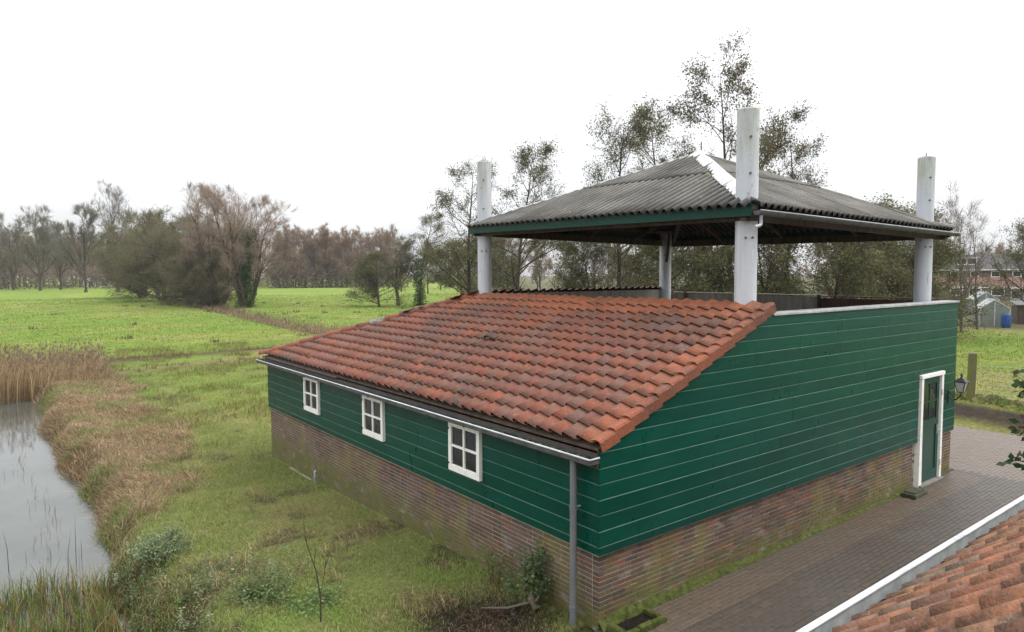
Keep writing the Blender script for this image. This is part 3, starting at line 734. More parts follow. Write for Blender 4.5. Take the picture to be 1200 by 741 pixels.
# ------------------------------------------------------------------ the canopy on four columns
PX0, PY0, PS, PT, PR = 3.487, .456, 6.209, 6.651, .159
EX0, EY0, EX1, EY1 = 3.22, .20, 10.22, 7.30; AX, AY, AZ = 6.70, 3.75, 6.60
def zeave(x, y): return 5.065+.013*(y-.2)-.013*(x-3.22)
canopy = thing('canopy', 'open canopy with a hipped corrugated grey roof on four tall white columns above the barn', 'canopy', (6.6, 3.75, 3.07))
O_ = Vector((6.6, 3.75, 3.07))
def off(b):
    b.v = [tuple(Vector(v)-O_) for v in b.v]; return b
def build_canopy():
    for (x, y, zt) in ((PX0, PY0, 6.49), (PX0+PS, PY0, 6.42), (PX0, PY0+PT, 6.60), (PX0+PS, PY0+PT, 6.50)):
        b = MB(); n = 28; b.tube([(x, y, 3.07), (x, y, 4), (x, y, 5), (x, y, zt-.012), (x, y, zt)], [PR, PR, PR, PR, PR-.012], n); o = off(b).build('column', M['column'], canopy, smooth=True); sharp(o)
        b = MB(); b.tube([(x, y, zt+.001), (x, y, zt+.012)], PR-.03, 20); off(b).build('column_cap', M['cap'], o)
        for (an, zz) in ((-2.3, zt-.42), (-2.3, 5.55), (-2.6, 4.62), (-2.0, 4.62)):
            d = Vector((math.cos(an), math.sin(an), 0)); p = Vector((x, y, zz))+d*(PR-.01); b = MB(); b.tube([p, p+d*.03], .017, 6); off(b).build('bolt', M['zinc_dark'], o)
        b = MB(); b.tube([(x-.03, y, zt+.01), (x-.03, y, zt+.09)], .009, 5); off(b).build('lifting_pin', M['zinc_dark'], o)
    apex = Vector((AX, AY, AZ))
    cor = [Vector((x, y, zeave(x, y))) for x, y in ((EX0, EY0), (EX1, EY0), (EX1, EY1), (EX0, EY1))]
    rr = random.Random(3); pitch = .170; seg = 8
    for fi in range(4):
        a, b_ = cor[fi], cor[(fi+1) % 4]; eL = (b_-a).length; ed = (b_-a).normalized(); n = ed.cross(apex-a).normalized()
        if n.z < 0: n = -n
        up = n.cross(ed); up = up if up.z > 0 else -up
        ax_ = (apex-a).dot(ed); hh = (apex-a).dot(up)                    # apex in face coords
        lenat = lambda u: max(0.0, min(hh*u/ax_, hh*(eL-u)/(eL-ax_)))
        per = 5; nw = int(eL/pitch)+1; s0 = 0
        # the front-left face hangs a little lower at the eave
        for w0 in range(0, nw, per):
            for tier in (0, 1):
                V = []; F = []; cc = []; cols = []; tint = rr.uniform(.85, 1.15); lift = rr.uniform(-.004, .004)
                half = hh*.5
                for i in range(per*seg+2):
                    u = (w0+i/seg)*pitch
                    if u > eL: break
                    t = lenat(u); lo, hi = (-.10, min(t, half+.06)) if tier == 0 else (half, t)
                    if tier == 0: hi = max(hi, lo+.02)
                    if hi-lo < .01: continue
                    cols.append((u, lo, hi))
                if len(cols) < 3: continue
                nr = 4
                for (u, lo, hi) in cols:
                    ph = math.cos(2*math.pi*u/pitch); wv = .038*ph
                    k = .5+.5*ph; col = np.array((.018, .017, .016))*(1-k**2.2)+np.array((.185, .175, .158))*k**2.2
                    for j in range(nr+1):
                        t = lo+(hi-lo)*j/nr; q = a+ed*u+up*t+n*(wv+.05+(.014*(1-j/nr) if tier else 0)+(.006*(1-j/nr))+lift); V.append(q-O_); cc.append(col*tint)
                m_ = nr+1; nc = len(cols)
                for i in range(nc-1):
                    for j in range(nr): F.append((i*m_+j, (i+1)*m_+j, (i+1)*m_+j+1, i*m_+j+1))
                k0 = len(V)                                             # thickness at the lower edge
                for i in range(nc): V.append(Vector(V[i*m_])-n*.008); cc.append(np.array((.07, .068, .06)))
                for i in range(nc-1): F.append((k0+i, k0+i+1, (i+1)*m_, i*m_))
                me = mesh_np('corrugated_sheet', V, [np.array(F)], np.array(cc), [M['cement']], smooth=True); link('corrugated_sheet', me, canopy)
        # rafters and purlins under the sheets
        b = MB(); 
        for f in (.12, .5, .86):
            x0 = a+ed*(ax_*f)+up*(hh*f); x1 = b_+(apex-b_)*f; b.bar(x0-n*.04, x1-n*.04, .06, .07)
        off(b).build('purlin', M['wood_dark'], canopy)
        for u in (.25, .5, .75):
            uu = eL*u; t = lenat(uu); b = MB(); b.bar(a+ed*uu+up*.05-n*.11, a+ed*uu+up*(t-.1)-n*.11, .06, .09); off(b).build('rafter', M['wood_dark'], canopy)
    for i, c in enumerate(cor):
        d = (apex-c).normalized(); b = MB(); b.bar(c+d*.3-Vector((0, 0, .14)), apex-Vector((0, 0, .12)), .08, .14); off(b).build('hip_rafter', M['wood_dark'], canopy)
    # eave beams
    for i in range(4):
        a, b_ = cor[i], cor[(i+1) % 4]; ins = Vector((AX, AY, 0))-Vector(((a.x+b_.x)/2, (a.y+b_.y)/2, 0)); ins.normalize()
        b = MB(); b.bar(a+ins*.14-Vector((0, 0, .12)), b_+ins*.14-Vector((0, 0, .12)), .09, .16); off(b).build('eave_beam', M['wood_dark'], canopy)
    # green fascia boards on the long low side and the two far sides
    for i in (3, 1, 2):
        a, b_ = cor[i], cor[(i+1) % 4]; d = (b_-a).normalized(); o_ = d.cross(Vector((0, 0, 1))); mid = (a+b_)/2-Vector((AX, AY, 0)); mid.z = 0
        if o_.dot(mid) < 0: o_ = -o_
        b = MB(); vs = []
        for e in (a-d*.02, b_+d*.02):
            zt_ = 0 if i == 3 else .085
            for (q, z) in ((.012, zt_), (.036, zt_), (.036, -.165), (.012, -.165)): vs.append(e+o_*q+Vector((0, 0, z+.015)))
        b.add(vs, [(3, 2, 1, 0), (4, 5, 6, 7)]+[(k, (k+1) % 4, 4+(k+1) % 4, 4+k) for k in range(4)]); off(b).build('fascia', M['green'], canopy, color=(.002, .040, .026))
    # hip flashings
    for i, c in enumerate(cor):
        d = (apex-c); ln = d.length; d.normalize(); sx = d.cross(Vector((0, 0, 1))).normalized(); nz = sx.cross(d); white = i == 0
        st = (.42 if i == 0 else .03); k = 0; pos = st*1.0; end = ln-(.62 if i == 0 else .12)
        while pos < end-.05:
            l = min(1.0, end-pos); V = []; wd = .14+.02*(k % 2) if i == 0 else .032; wob = rr.uniform(-.02, .02)
            b = MB(); vs = []
            for t in (pos, pos+l+.03):
                for (s, h) in ((-wd, .03), (-wd*.5, .085), (0, .115), (wd*.5, .085), (wd, .03), (wd, .022), (0, .105), (-wd, .022)):
                    if i: h = h*.3+.05
                    vs.append(c+d*t+sx*(s+wob*.6)+nz*(h+(.008 if t == pos else 0)))
            n = 8; b.add(vs, [tuple(range(n)), tuple(range(2*n-1, n-1, -1))]+[(q, (q+1) % n, n+(q+1) % n, n+q) for q in range(n)])
            off(b).build('hip_flashing', M['lead'] if white else M['zinc'] if i == 3 else M['zinc_dark'], canopy); pos += l; k += 1
    b = MB(); vs = [apex+Vector((0, 0, .14))]
    for k in range(8): an = math.pi/4*k+math.pi/8*0; rad = .34 if k % 2 else .30; vs.append(apex+Vector((math.cos(an)*rad, math.sin(an)*rad, -.035 if k % 2 == 0 else -.075)))
    for k in range(8): v = vs[1+k]; vs.append(v-Vector((0, 0, .02)))
    b.add(vs, [(0, 1+k, 1+(k+1) % 8) for k in range(8)]+[(1+k, 9+k, 9+(k+1) % 8, 1+(k+1) % 8) for k in range(8)]+[tuple(range(16, 8, -1))]); off(b).build('apex_cap', M['lead'], canopy)
    b = MB(); b.tube([(AX+.05, AY-.02, AZ+.1), (AX+.05, AY-.02, AZ+.30)], .012, 6); off(b).build('finial_rod', M['zinc_dark'], canopy)
    # gutter along the right-hand eave
    a, b_ = Vector((EX0-.02, EY0-.10, 4.985)), Vector((EX1+.16, EY0-.10, 4.90)); d = (b_-a).normalized(); b = MB(); vs = []; pr = []
    for k in range(9): an = math.pi+math.pi*k/8; pr.append((math.cos(an)*.066, math.sin(an)*.066))
    for k in range(8, -1, -1): an = math.pi+math.pi*k/8; pr.append((math.cos(an)*.060, math.sin(an)*.060))
    for e in (a, b_):
        for (p, q) in pr: vs.append(e+Vector((0, p, q)))
    n = len(pr); b.add(vs, [(q, (q+1) % n, n+(q+1) % n, n+q) for q in range(n)])
    for e in (a, b_): b.add([e+Vector((0, p, q)) for p, q in pr[:9]], [tuple(range(9))])
    g = off(b).build('gutter', M['zinc_dark'], canopy)
    b = MB(); b.tube([a+Vector((-.005, -.066, .002)), b_+Vector((0, -.066, .002))], .011, 8); off(b).build('gutter_lip', M['zinc'], g, smooth=True)
    for k in range(9):
        p = a+d*(.3+.8*k); b = MB(); b.bar(p+Vector((0, -.068, -.005)), p+Vector((0, -.03, -.068)), .02, .006); b.bar(p+Vector((0, -.03, -.07)), p+Vector((0, .10, -.03)), .02, .006); off(b).build('gutter_bracket', M['zinc_dark'], g)
    b = MB(); p = a+Vector((.10, 0, -.06)); b.tube([p, p-Vector((0, 0, .11)), p+Vector((-.01, .0, -.135)), p+Vector((-.04, 0, -.15)), p+Vector((-.25, -.06, -.18))], .026, 12); sharp(off(b).build('spout_pipe', M['zinc'], g, smooth=True), 50)
    # brace at the rear column
    x, y = PX0+PS, PY0+PT; b = MB(); b.bar((x-.1, y-.12, 4.45), (x-.75, y-.75, 5.15), .07, .09); off(b).build('brace', M['wood_brown'], canopy)
build_canopy()

# ------------------------------------------------------------------ small things about the barn
def build_lamp():
    t = thing('wall_lamp', 'black lantern on a curved iron bracket beside the green door', 'wall lamp', (9.86, 0, 1.6))
    b = MB(); b.bbox((-.05, -.045, -.12), (.05, -.026, .14), .008); b.build('backplate', M['black'], t)
    b = MB(); b.tube([(0, -.04, .0), (0, -.09, -.05), (0, -.17, -.04), (0, -.24, .05), (0, -.25, .10)], .012, 8); b.tube([(0, -.04, .10), (0, -.09, .06), (0, -.15, -.035)], .009, 8); b.build('bracket', M['black'], t, smooth=True)
    zc = .11; cy = -.25
    def cage(z, s): return [(a*s, cy+b_*s, z) for a, b_ in ((-1, -1), (1, -1), (1, 1), (-1, 1))]
    lo, hi = cage(zc+.02, .050), cage(zc+.22, .095)
    b = MB()
    for k in range(4): b.bar(lo[k], hi[k], .012); b.bar(lo[k], lo[(k+1) % 4], .014); b.bar(hi[k], hi[(k+1) % 4], .016)
    b.build('lantern_frame', M['black'], t)
    for k in range(4):
        b = MB(); e = .97; c = Vector((0, cy, zc+.12)); q = [Vector(v) for v in (lo[k], lo[(k+1) % 4], hi[(k+1) % 4], hi[k])]; qi = [c+(v-c)*.97 for v in q]; qj = [c+(v-c)*.94 for v in q]
        b.add(qi+qj, [(0, 1, 2, 3), (7, 6, 5, 4), (0, 4, 5, 1), (1, 5, 6, 2), (2, 6, 7, 3), (3, 7, 4, 0)]); b.build('lantern_pane', M['glass_lamp'], t)
    b = MB(); r0 = cage(zc+.228, .112); r1 = cage(zc+.29, .04); b.add(r0+r1, [(3, 2, 1, 0), (4, 5, 6, 7)]+[(k, (k+1) % 4, 4+(k+1) % 4, 4+k) for k in range(4)]); b.tube([(0, cy, zc+.29), (0, cy, zc+.32), (0, cy, zc+.35), (0, cy, zc+.40)], [.035, .016, .026, .004], 8); b.build('lantern_roof', M['black'], t)
build_lamp()
def build_small():
    # mossy brick-edged drain box by the near corner
    t = thing('drain_box', 'mossy brick edged drain box at the foot of the near barn corner', 'drain', (.42, -.2, 0)); rr = random.Random(8)
    for (x0, y0, x1, y1) in ((-.34, -.17, .34, -.10), (-.34, -.09, -.27, .14), (.27, -.09, .34, .14)):
        n = max(1, round(max(x1-x0, y1-y0)/.2)); 
        for k in range(n):
            if x1-x0 > y1-y0: a = (x0+(x1-x0)*k/n+.004, y0); b_ = (x0+(x1-x0)*(k+1)/n-.004, y1)
            else: a = (x0, y0+(y1-y0)*k/n+.004); b_ = (x1, y0+(y1-y0)*(k+1)/n-.004)
            b = MB(); b.bbox((*a, -.03), (*b_, .075+rr.uniform(-.008, .008)), .012); b.build('edging_brick', M['moss'], t)
    b = MB(); b.box((-.265, -.095, -.03), (.265, .14, .012)); b.build('soil_bed', M['debris'], t)
    t = thing('stone_slab', 'dark mossy stone slab lying by the barn door frame', 'slab', (8.0, -.18, 0))
    b = MB(); b.bbox((-.26, -.13, -.01), (.24, .13, .075), .015); b.bbox((-.2, -.1, .076), (.18, .1, .10), .01); b.build('slab', plain('mossy_stone', (.075, .075, .045), .95, .5, 14, bump=.01), t)
    # mossy footing along the gable
    b = MB(); rs = np.random.RandomState(4); n = 420; xs = np.linspace(.0, 8.44, n); V = []
    for i, x in enumerate(xs):
        e = .025*vnoise(x, 1.0, .22)+.012*rs.rand(); fa = 1 if x < 1.2 else max(.38, 1.25-x*.21); h_ = (.05+.07*float(vnoise(x, 4.0, .35))+.02*rs.rand())*fa
        V += [(x, .02, h_), (x, -.012-e*.6*fa, h_*.6), (x, -.03-e*1.5*fa, .006)]
    i = np.arange(n-1)[:, None]*3+np.arange(2)[None]; F = np.stack([i, i+3, i+4, i+1], -1).reshape(-1, 4)
    o = link('moss', mesh_np('moss', V, [F], None, [M['moss']]), None); tag(o, 'bright green moss along the foot of the brick gable wall', 'moss', kind='stuff')
    # short grey pipe by the low wall
    t = thing('standpipe', 'short grey standpipe against the brick foot of the long wall', 'pipe', (-.1, 8.26, float(hgt(-.1, 8.26))))
    b = MB(); b.tube([(0, 0, -.1), (0, 0, .22), (.0, 0, .26), (.04, 0, .29)], .026, 10); b.build('pipe', M['zinc'], t, smooth=True); b = MB(); b.tube([(0, 0, .14), (0, 0, .17)], .033, 10); b.build('pipe_collar', M['zinc'], t)
    # concrete strip at the wall foot
    b = MB(); b.bbox((-.06, 8.55, -.6), (.0, 9.9, -.30), .01); o = b.build('footing_strip', plain('pale_concrete', (.24, .23, .17), .9, .3), barn)
    # fence post, wires
    px, py = 19.73, 2.83; gz = float(hgt(px, py)); t = thing('fence_post', 'thick mossy wooden fence post at the field edge beyond the barn corner', 'fence post', (px, py, gz))
    m = Mat('mossy_post', .9, .2); c = m.mix(m.noise(4, 5, (1, 1, .4), .36, .56), (.14, .125, .085), (.15, .17, .035)); m.color(c).bump(m.noise(20, 5, (1, 1, .15)), .01)
    b = MB(); b.bbox((-.16, -.12, -.3), (.16, .12, 1.52-gz), .02, mat=Matrix.Rotation(.3, 4, 'Z') @ Matrix.Rotation(R(1.2), 4, 'X')); b.build('post', m.m, t)
    f = thing('wire_fence', 'thin wire mesh fence running from the mossy post along the field', 'fence', (px, py, gz))
    d = Vector((.35, -1, 0)).normalized()
    for k in range(6):
        b = MB(); z = .15+.2*k; b.tube([d*.1+Vector((0, 0, z)), d*1.6+Vector((0, 0, z-.03)), d*3.2+Vector((0, 0, z))], .006, 5); b.build('wire', M['zinc'], f)
    for k in range(11):
        b = MB(); p = d*(.12+.3*k); b.tube([p+Vector((0, 0, .12)), p+Vector((0, 0, 1.17))], .0045, 4); b.build('stay_wire', M['zinc'], f)
    b = MB(); p = d*3.3; b.tube([p-Vector((0, 0, .3)), p+Vector((0, 0, 1.3))], .045, 8); b.build('end_post', M['wood_grey'], f)
build_small()

# ------------------------------------------------------------------ neighbouring roof in the foreground
def build_neighbour():
    TH = R(40); y0, z0 = -3.715, 2.095; xa, xb = -4.6, 7.0; rr = random.Random(31)
    t = thing('outbuilding', 'neighbouring outbuilding with weathered orange pantiles and a white gutter, close to the camera', 'outbuilding', (2.3, -4.2, 0)); off_ = Vector((2.3, -4.2, 0))
    def fin(b): b.v = [tuple(Vector(v)-off_) for v in b.v]; return b
    b = MB(); b.box((xa+.2, -6.6, -.1), (xb-.2, y0-.18, z0-.05)); fin(b).build('wall', plain('neighbour_brick', (.2, .1, .07), .9, .4, 14), t)
    up = Vector((0, -math.cos(TH), math.sin(TH)))
    b = MB(); e = Vector((0, y0, z0)); q = e+up*2.2
    b.prism([(e.y, e.z-.12), (q.y, q.z-.12), (q.y, q.z-.05), (e.y, e.z-.05)], xa, xb, axis=0); fin(b).build('roof_boarding', M['wood_dark'], t)
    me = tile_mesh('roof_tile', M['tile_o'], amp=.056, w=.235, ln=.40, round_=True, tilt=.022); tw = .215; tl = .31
    n = 0
    for r_ in range(7):
        for k in range(int((xb-xa)/tw)):
            x = xb-tw*(k+.5); p = e+up*(r_*tl-.02)+Vector((x, 0, rr.uniform(-.006, .008)))-off_
            c = np.array(rr.choice([(.36, .15, .085), (.32, .15, .092), (.40, .175, .095), (.28, .145, .10), (.34, .18, .10)]))*rr.uniform(.85, 1.15)
            if rr.random() < .2: c = c*.5+np.array((.22, .20, .15))*.5
            mw = frame(p, Vector((-1, rr.uniform(-.02, .02), rr.uniform(-.02, .02))), up)
            link('roof_tile', me, t, c, mw); n += 1
    # gutter: white rim, grey inside
    b = MB(); yo = -3.505; yi = y0-.03; zl = 2.10; zb = 1.95
    b.box((xa-.3, yi, zb), (xb, yo, zb+.012)); b.box((xa-.3, yo-.02, zb+.012), (xb, yo, zl-.004)); b.box((xa-.3, yi, zb+.012), (xb, yi+.012, zl-.03))
    g = fin(b).build('gutter', plain('gutter_inside', (.40, .43, .43), .6, .25, 9), t)
    x = xa-.3
    while x < xb:
        l = min(2.6, xb-x); b = MB(); b.bbox((x, yo-.028, zl-.004), (x+l-.006, yo+.016, zl+.010), .004); fin(b).build('gutter_rim', M['rim'], g); x += l
    V = []; ny = 300; xs = np.linspace(xa-.28, xb-.02, ny); ysg = np.linspace(yi+.013, yo-.021, 6); rs = np.random.RandomState(9)
    X, Y = np.meshgrid(xs, ysg, indexing='ij'); Z = zb+.022+.05*fbm(X*3, Y*8, .6)+.012*rs.rand(*X.shape); i = np.arange(ny-1)[:, None]*6+np.arange(5)[None]
    F = np.stack([i, i+1, i+7, i+6], -1).reshape(-1, 4); link('gutter_debris', mesh_np('gutter_debris', np.stack([X, Y, Z], -1).reshape(-1, 3)-np.array(off_), [F], None, [M['debris']]), g)
    for (x, s) in ((-1.35, .03), (-.3, .015), (.9, .02)):
        b = MB(); p = e+up*.14+Vector((x, 0, .06)); 
        for k in range(9): q = p+Vector((rr.uniform(-s, s), rr.uniform(-s, s), 0)); b.bbox(tuple(q-Vector((.018, .018, .01))), tuple(q+Vector((.018, .018, .02))), .008)
        fin(b).build('moss_tuft', M['moss'], t)
build_neighbour()

# ------------------------------------------------------------------ blades, leaves
def blades(name, base, h, w, lean, cols, mat, parent=None, seed=0, bend=.5):
    rs = np.random.RandomState(seed); n = len(base); an = rs.rand(n)*2*np.pi; fx = np.stack([np.cos(an), np.sin(an), 0*an], -1)
    side = fx*(w[:, None]/2); ld = lean; z = np.zeros((n, 3)); z[:, 2] = 1
    hor = np.linalg.norm(ld, axis=1); vert = np.sqrt(np.maximum(.02, 1-np.minimum(hor, .99)**2))
    mid = base+ld*(h*bend*.35)[:, None]+z*(h*.55*(.4+.6*vert))[:, None]; tip = base+ld*h[:, None]+z*(h*vert)[:, None]
    V = np.stack([base-side, base+side, mid-side*.7, mid+side*.7, tip], 1).reshape(-1, 3)
    i = np.arange(n)[:, None]*5; F4 = i+np.array([[0, 1, 3, 2]]); F3 = i+np.array([[2, 3, 4]])
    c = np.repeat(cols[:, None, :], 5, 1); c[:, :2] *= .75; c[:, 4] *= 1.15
    me = mesh_np(name, V, [F4, F3], c.reshape(-1, 3), [mat]); return link(name, me, parent)
def pick(rs, n, pal, wts, var=.25):
    pal = np.array(pal); k = rs.choice(len(pal), n, p=np.array(wts[:len(pal)])/sum(wts[:len(pal)])); return pal[k]*rs.uniform(1-var, 1+var, (n, 1))
def scatter_lawn():
    rs = np.random.RandomState(12)
    def cand(n, x0, x1, y0, y1, pw=1.0):
        x = rs.uniform(x0, x1, n); y = y0+(y1-y0)*rs.rand(n)**pw; return x, y
    x, y = cand(430000, -4.3, -.03, .2, 31, 1.7); x = np.where((y > 11.4) & (rs.rand(len(x)) < .6), rs.uniform(-3.5, 9, len(x)), x)
    dens = fbm(x, y, 1.3); bankw = brown(x, y); soil = np.exp(-((x+.9)**2+(y-.9)**2)/.8)
    ok = (rs.rand(len(x)) < (.25+1.1*dens)*(1-.88*bankw)*(1-.95*np.clip(soil*1.3, 0, 1))) & (x > bank_x(y)+.1) & (rs.rand(len(x)) < 1-.8*sm(.60, .68, fbm(x+21, y, .8))) & ~((x > -.02) & (y < 11.5)); x, y = x[ok], y[ok]
    n = len(x); base = np.stack([x, y, hgt(x, y)-.005], -1)
    g = vnoise(x, y, .55); sc = 1+.035*np.maximum(0, np.hypot(x-CAM.x, y-CAM.y)-8)
    h = rs.uniform(.025, .075, n)*(.5+1.0*g)*sc**.5; w = rs.uniform(.005, .012, n)*sc
    cols = pick(rs, n, [(.23, .31, .075), (.29, .345, .10), (.17, .23, .06), (.38, .345, .17), (.32, .30, .12), (.20, .16, .085)], [3, 3, 2, 1.6, 2, .8])
    st = sm(.48, .62, fbm(x, y, 1.4)); cols = cols*(1-.5*st[:, None])+np.array((.37, .335, .15))*.5*st[:, None]
    br = sm(.5, .64, fbm(x+91, y+13, 1.9)); cols = cols*(1-.6*br[:, None])+np.array((.22, .35, .07))*.6*br[:, None]
    lean = rs.normal(0, .45, (n, 3)); lean[:, 2] = 0; o = blades('lawn_grass', base, h, w, lean, cols, M['blade'], seed=1); tag(o, 'short rough green grass on the lawn beside the long barn wall', 'grass', kind='stuff')
    # flattened dead reed and grass on the bank
    x, y = cand(480000, -4.9, -.3, 1.5, 32, 1.5); bankw = brown(x, y)
    ok = (rs.rand(len(x)) < bankw*(.45+.7*vnoise(x, y, .5)) + .045*sm(.5, .62, fbm(x+21, y, .8))) & (x > bank_x(y)-.15); x, y = x[ok][:190000], y[ok][:190000]; n = len(x)
    sc = 1+.03*np.maximum(0, np.hypot(x-CAM.x, y-CAM.y)-8)
    clump = vnoise(x, y, .45); base = np.stack([x, y, hgt(x, y)+.015+.07*clump*rs.rand(n)], -1); ang = 2.0+2.6*(fbm(x, y, 1.6)-.5)*2+rs.normal(0, 1.0, n)
    hor = rs.uniform(.86, .995, n); lean = np.stack([np.cos(ang)*hor, np.sin(ang)*hor, 0*ang], -1)
    h = rs.uniform(.08, .42, n)*(1-.45*rs.rand(n)); w = rs.uniform(.003, .009, n)*sc
    cols = pick(rs, n, [(.41, .29, .155), (.33, .225, .125), (.21, .135, .08), (.09, .063, .042), (.50, .39, .24), (.17, .19, .06)], [3, 3, 3, 2.6, 1.3, .6], .35)
    green = sm(.55, .68, fbm(x+31, y+3, 1.7)); k = rs.rand(n) < green*.6; cols[k] = pick(rs, k.sum(), [(.15, .22, .05), (.2, .22, .07)], [1, 1])
    o = blades('dead_grass', base, h, w, lean, cols, M['blade'], seed=2, bend=1.0); tag(o, 'flattened brown dead reed and straw covering the ditch bank', 'dead grass', kind='stuff')
    # longer tussocks on the grass between bank and field
    x, y = cand(60000, -3.4, 10, 12, 42); ok = (rs.rand(len(x)) < sm(.45, .62, fbm(x, y, 1.5))) & (x > -2.8); x, y = x[ok], y[ok]; n = len(x)
    base = np.stack([x, y, hgt(x, y)-.01], -1); lean = rs.normal(0, .4, (n, 3)); lean[:, 2] = 0
    cols = pick(rs, n, [(.30, .25, .11), (.14, .20, .04), (.2, .2, .06), (.24, .16, .09)], [2, 3, 2, 1])
    edge = np.exp(-(((y-37.6)-.14*(x-6))/2.2)**2)+np.exp(-((y-30.5-.3*x)/1.6)**2); k = rs.rand(n) < edge; cols[k] = pick(rs, k.sum(), [(.22, .15, .085), (.14, .10, .055), (.1, .12, .04)], [2, 2, 1])
    o = blades('tussock_grass', base, rs.uniform(.08, .32, n), rs.uniform(.012, .03, n), lean, cols, M['blade'], seed=3); tag(o, 'straw coloured tussocks on the rough ground between ditch and field', 'tussocks', kind='stuff')
    # field sward
    r_ = 14+150*rs.rand(170000)**1.6; a = R(52.26)+rs.uniform(-R(40), R(40), len(r_)); x = CAM.x+r_*np.cos(a); y = CAM.y+r_*np.sin(a)
    ok = ((y > 39.5+.14*(x-6)) | (x > 17.8+.25*y)) & ~((x > -.1) & (x < 16) & (y < 12)) & (np.abs(x-(16.3+(y-40)*.035)) > 1.0); an = np.degrees(np.arctan2(y-CAM.y, x-CAM.x)); ok &= ~(((r_ > 39) & (an > 23) & (an < 55)) | ((r_ > 64) & (an < 23))); x, y, r_ = x[ok], y[ok], r_[ok]; n = len(x)
    base = np.stack([x, y, hgt(x, y)-.01], -1); lean = rs.normal(0, .35, (n, 3)); lean[:, 2] = 0
    yel = sm(.48, .64, fbm(x, y*1.7, 6)); cols = pick(rs, n, [(.175, .265, .045), (.21, .295, .055), (.15, .235, .042)], [3, 2, 2], .2); cols = cols*(1-.5*yel[:, None])+np.array((.34, .30, .10))*.5*yel[:, None]
    o = blades('field_grass', base, rs.uniform(.04, .14, n)*(.6+.7*vnoise(x, y, 2)), .012+.0012*r_, lean, cols, M['blade'], seed=4); tag(o, 'bright green pasture grass of the fields behind the barn', 'pasture', kind='stuff')
scatter_lawn()
def field_weeds():
    rs = np.random.RandomState(61); n0 = 34; r_ = rs.uniform(50, 120, n0); a = R(52.26)+rs.uniform(R(8), R(36), n0); cx = CAM.x+r_*np.cos(a); cy = CAM.y+r_*np.sin(a); k = np.repeat(np.arange(n0), 26); x = cx[k]+rs.normal(0, .22, len(k)); y = cy[k]+rs.normal(0, .22, len(k))
    base = np.stack([x, y, hgt(x, y)-.02], -1); lean = rs.normal(0, .35, (len(k), 3)); lean[:, 2] = 0
    o = blades('dock_weeds', base, rs.uniform(.15, .5, len(k)), np.full(len(k), .06), lean, pick(rs, len(k), [(.09, .10, .045), (.13, .09, .06), (.11, .15, .04)], [1, 1, 1]), M['blade'], seed=31); tag(o, 'scattered dark weed clumps in the far pasture', 'weeds', kind='stuff')
field_weeds()
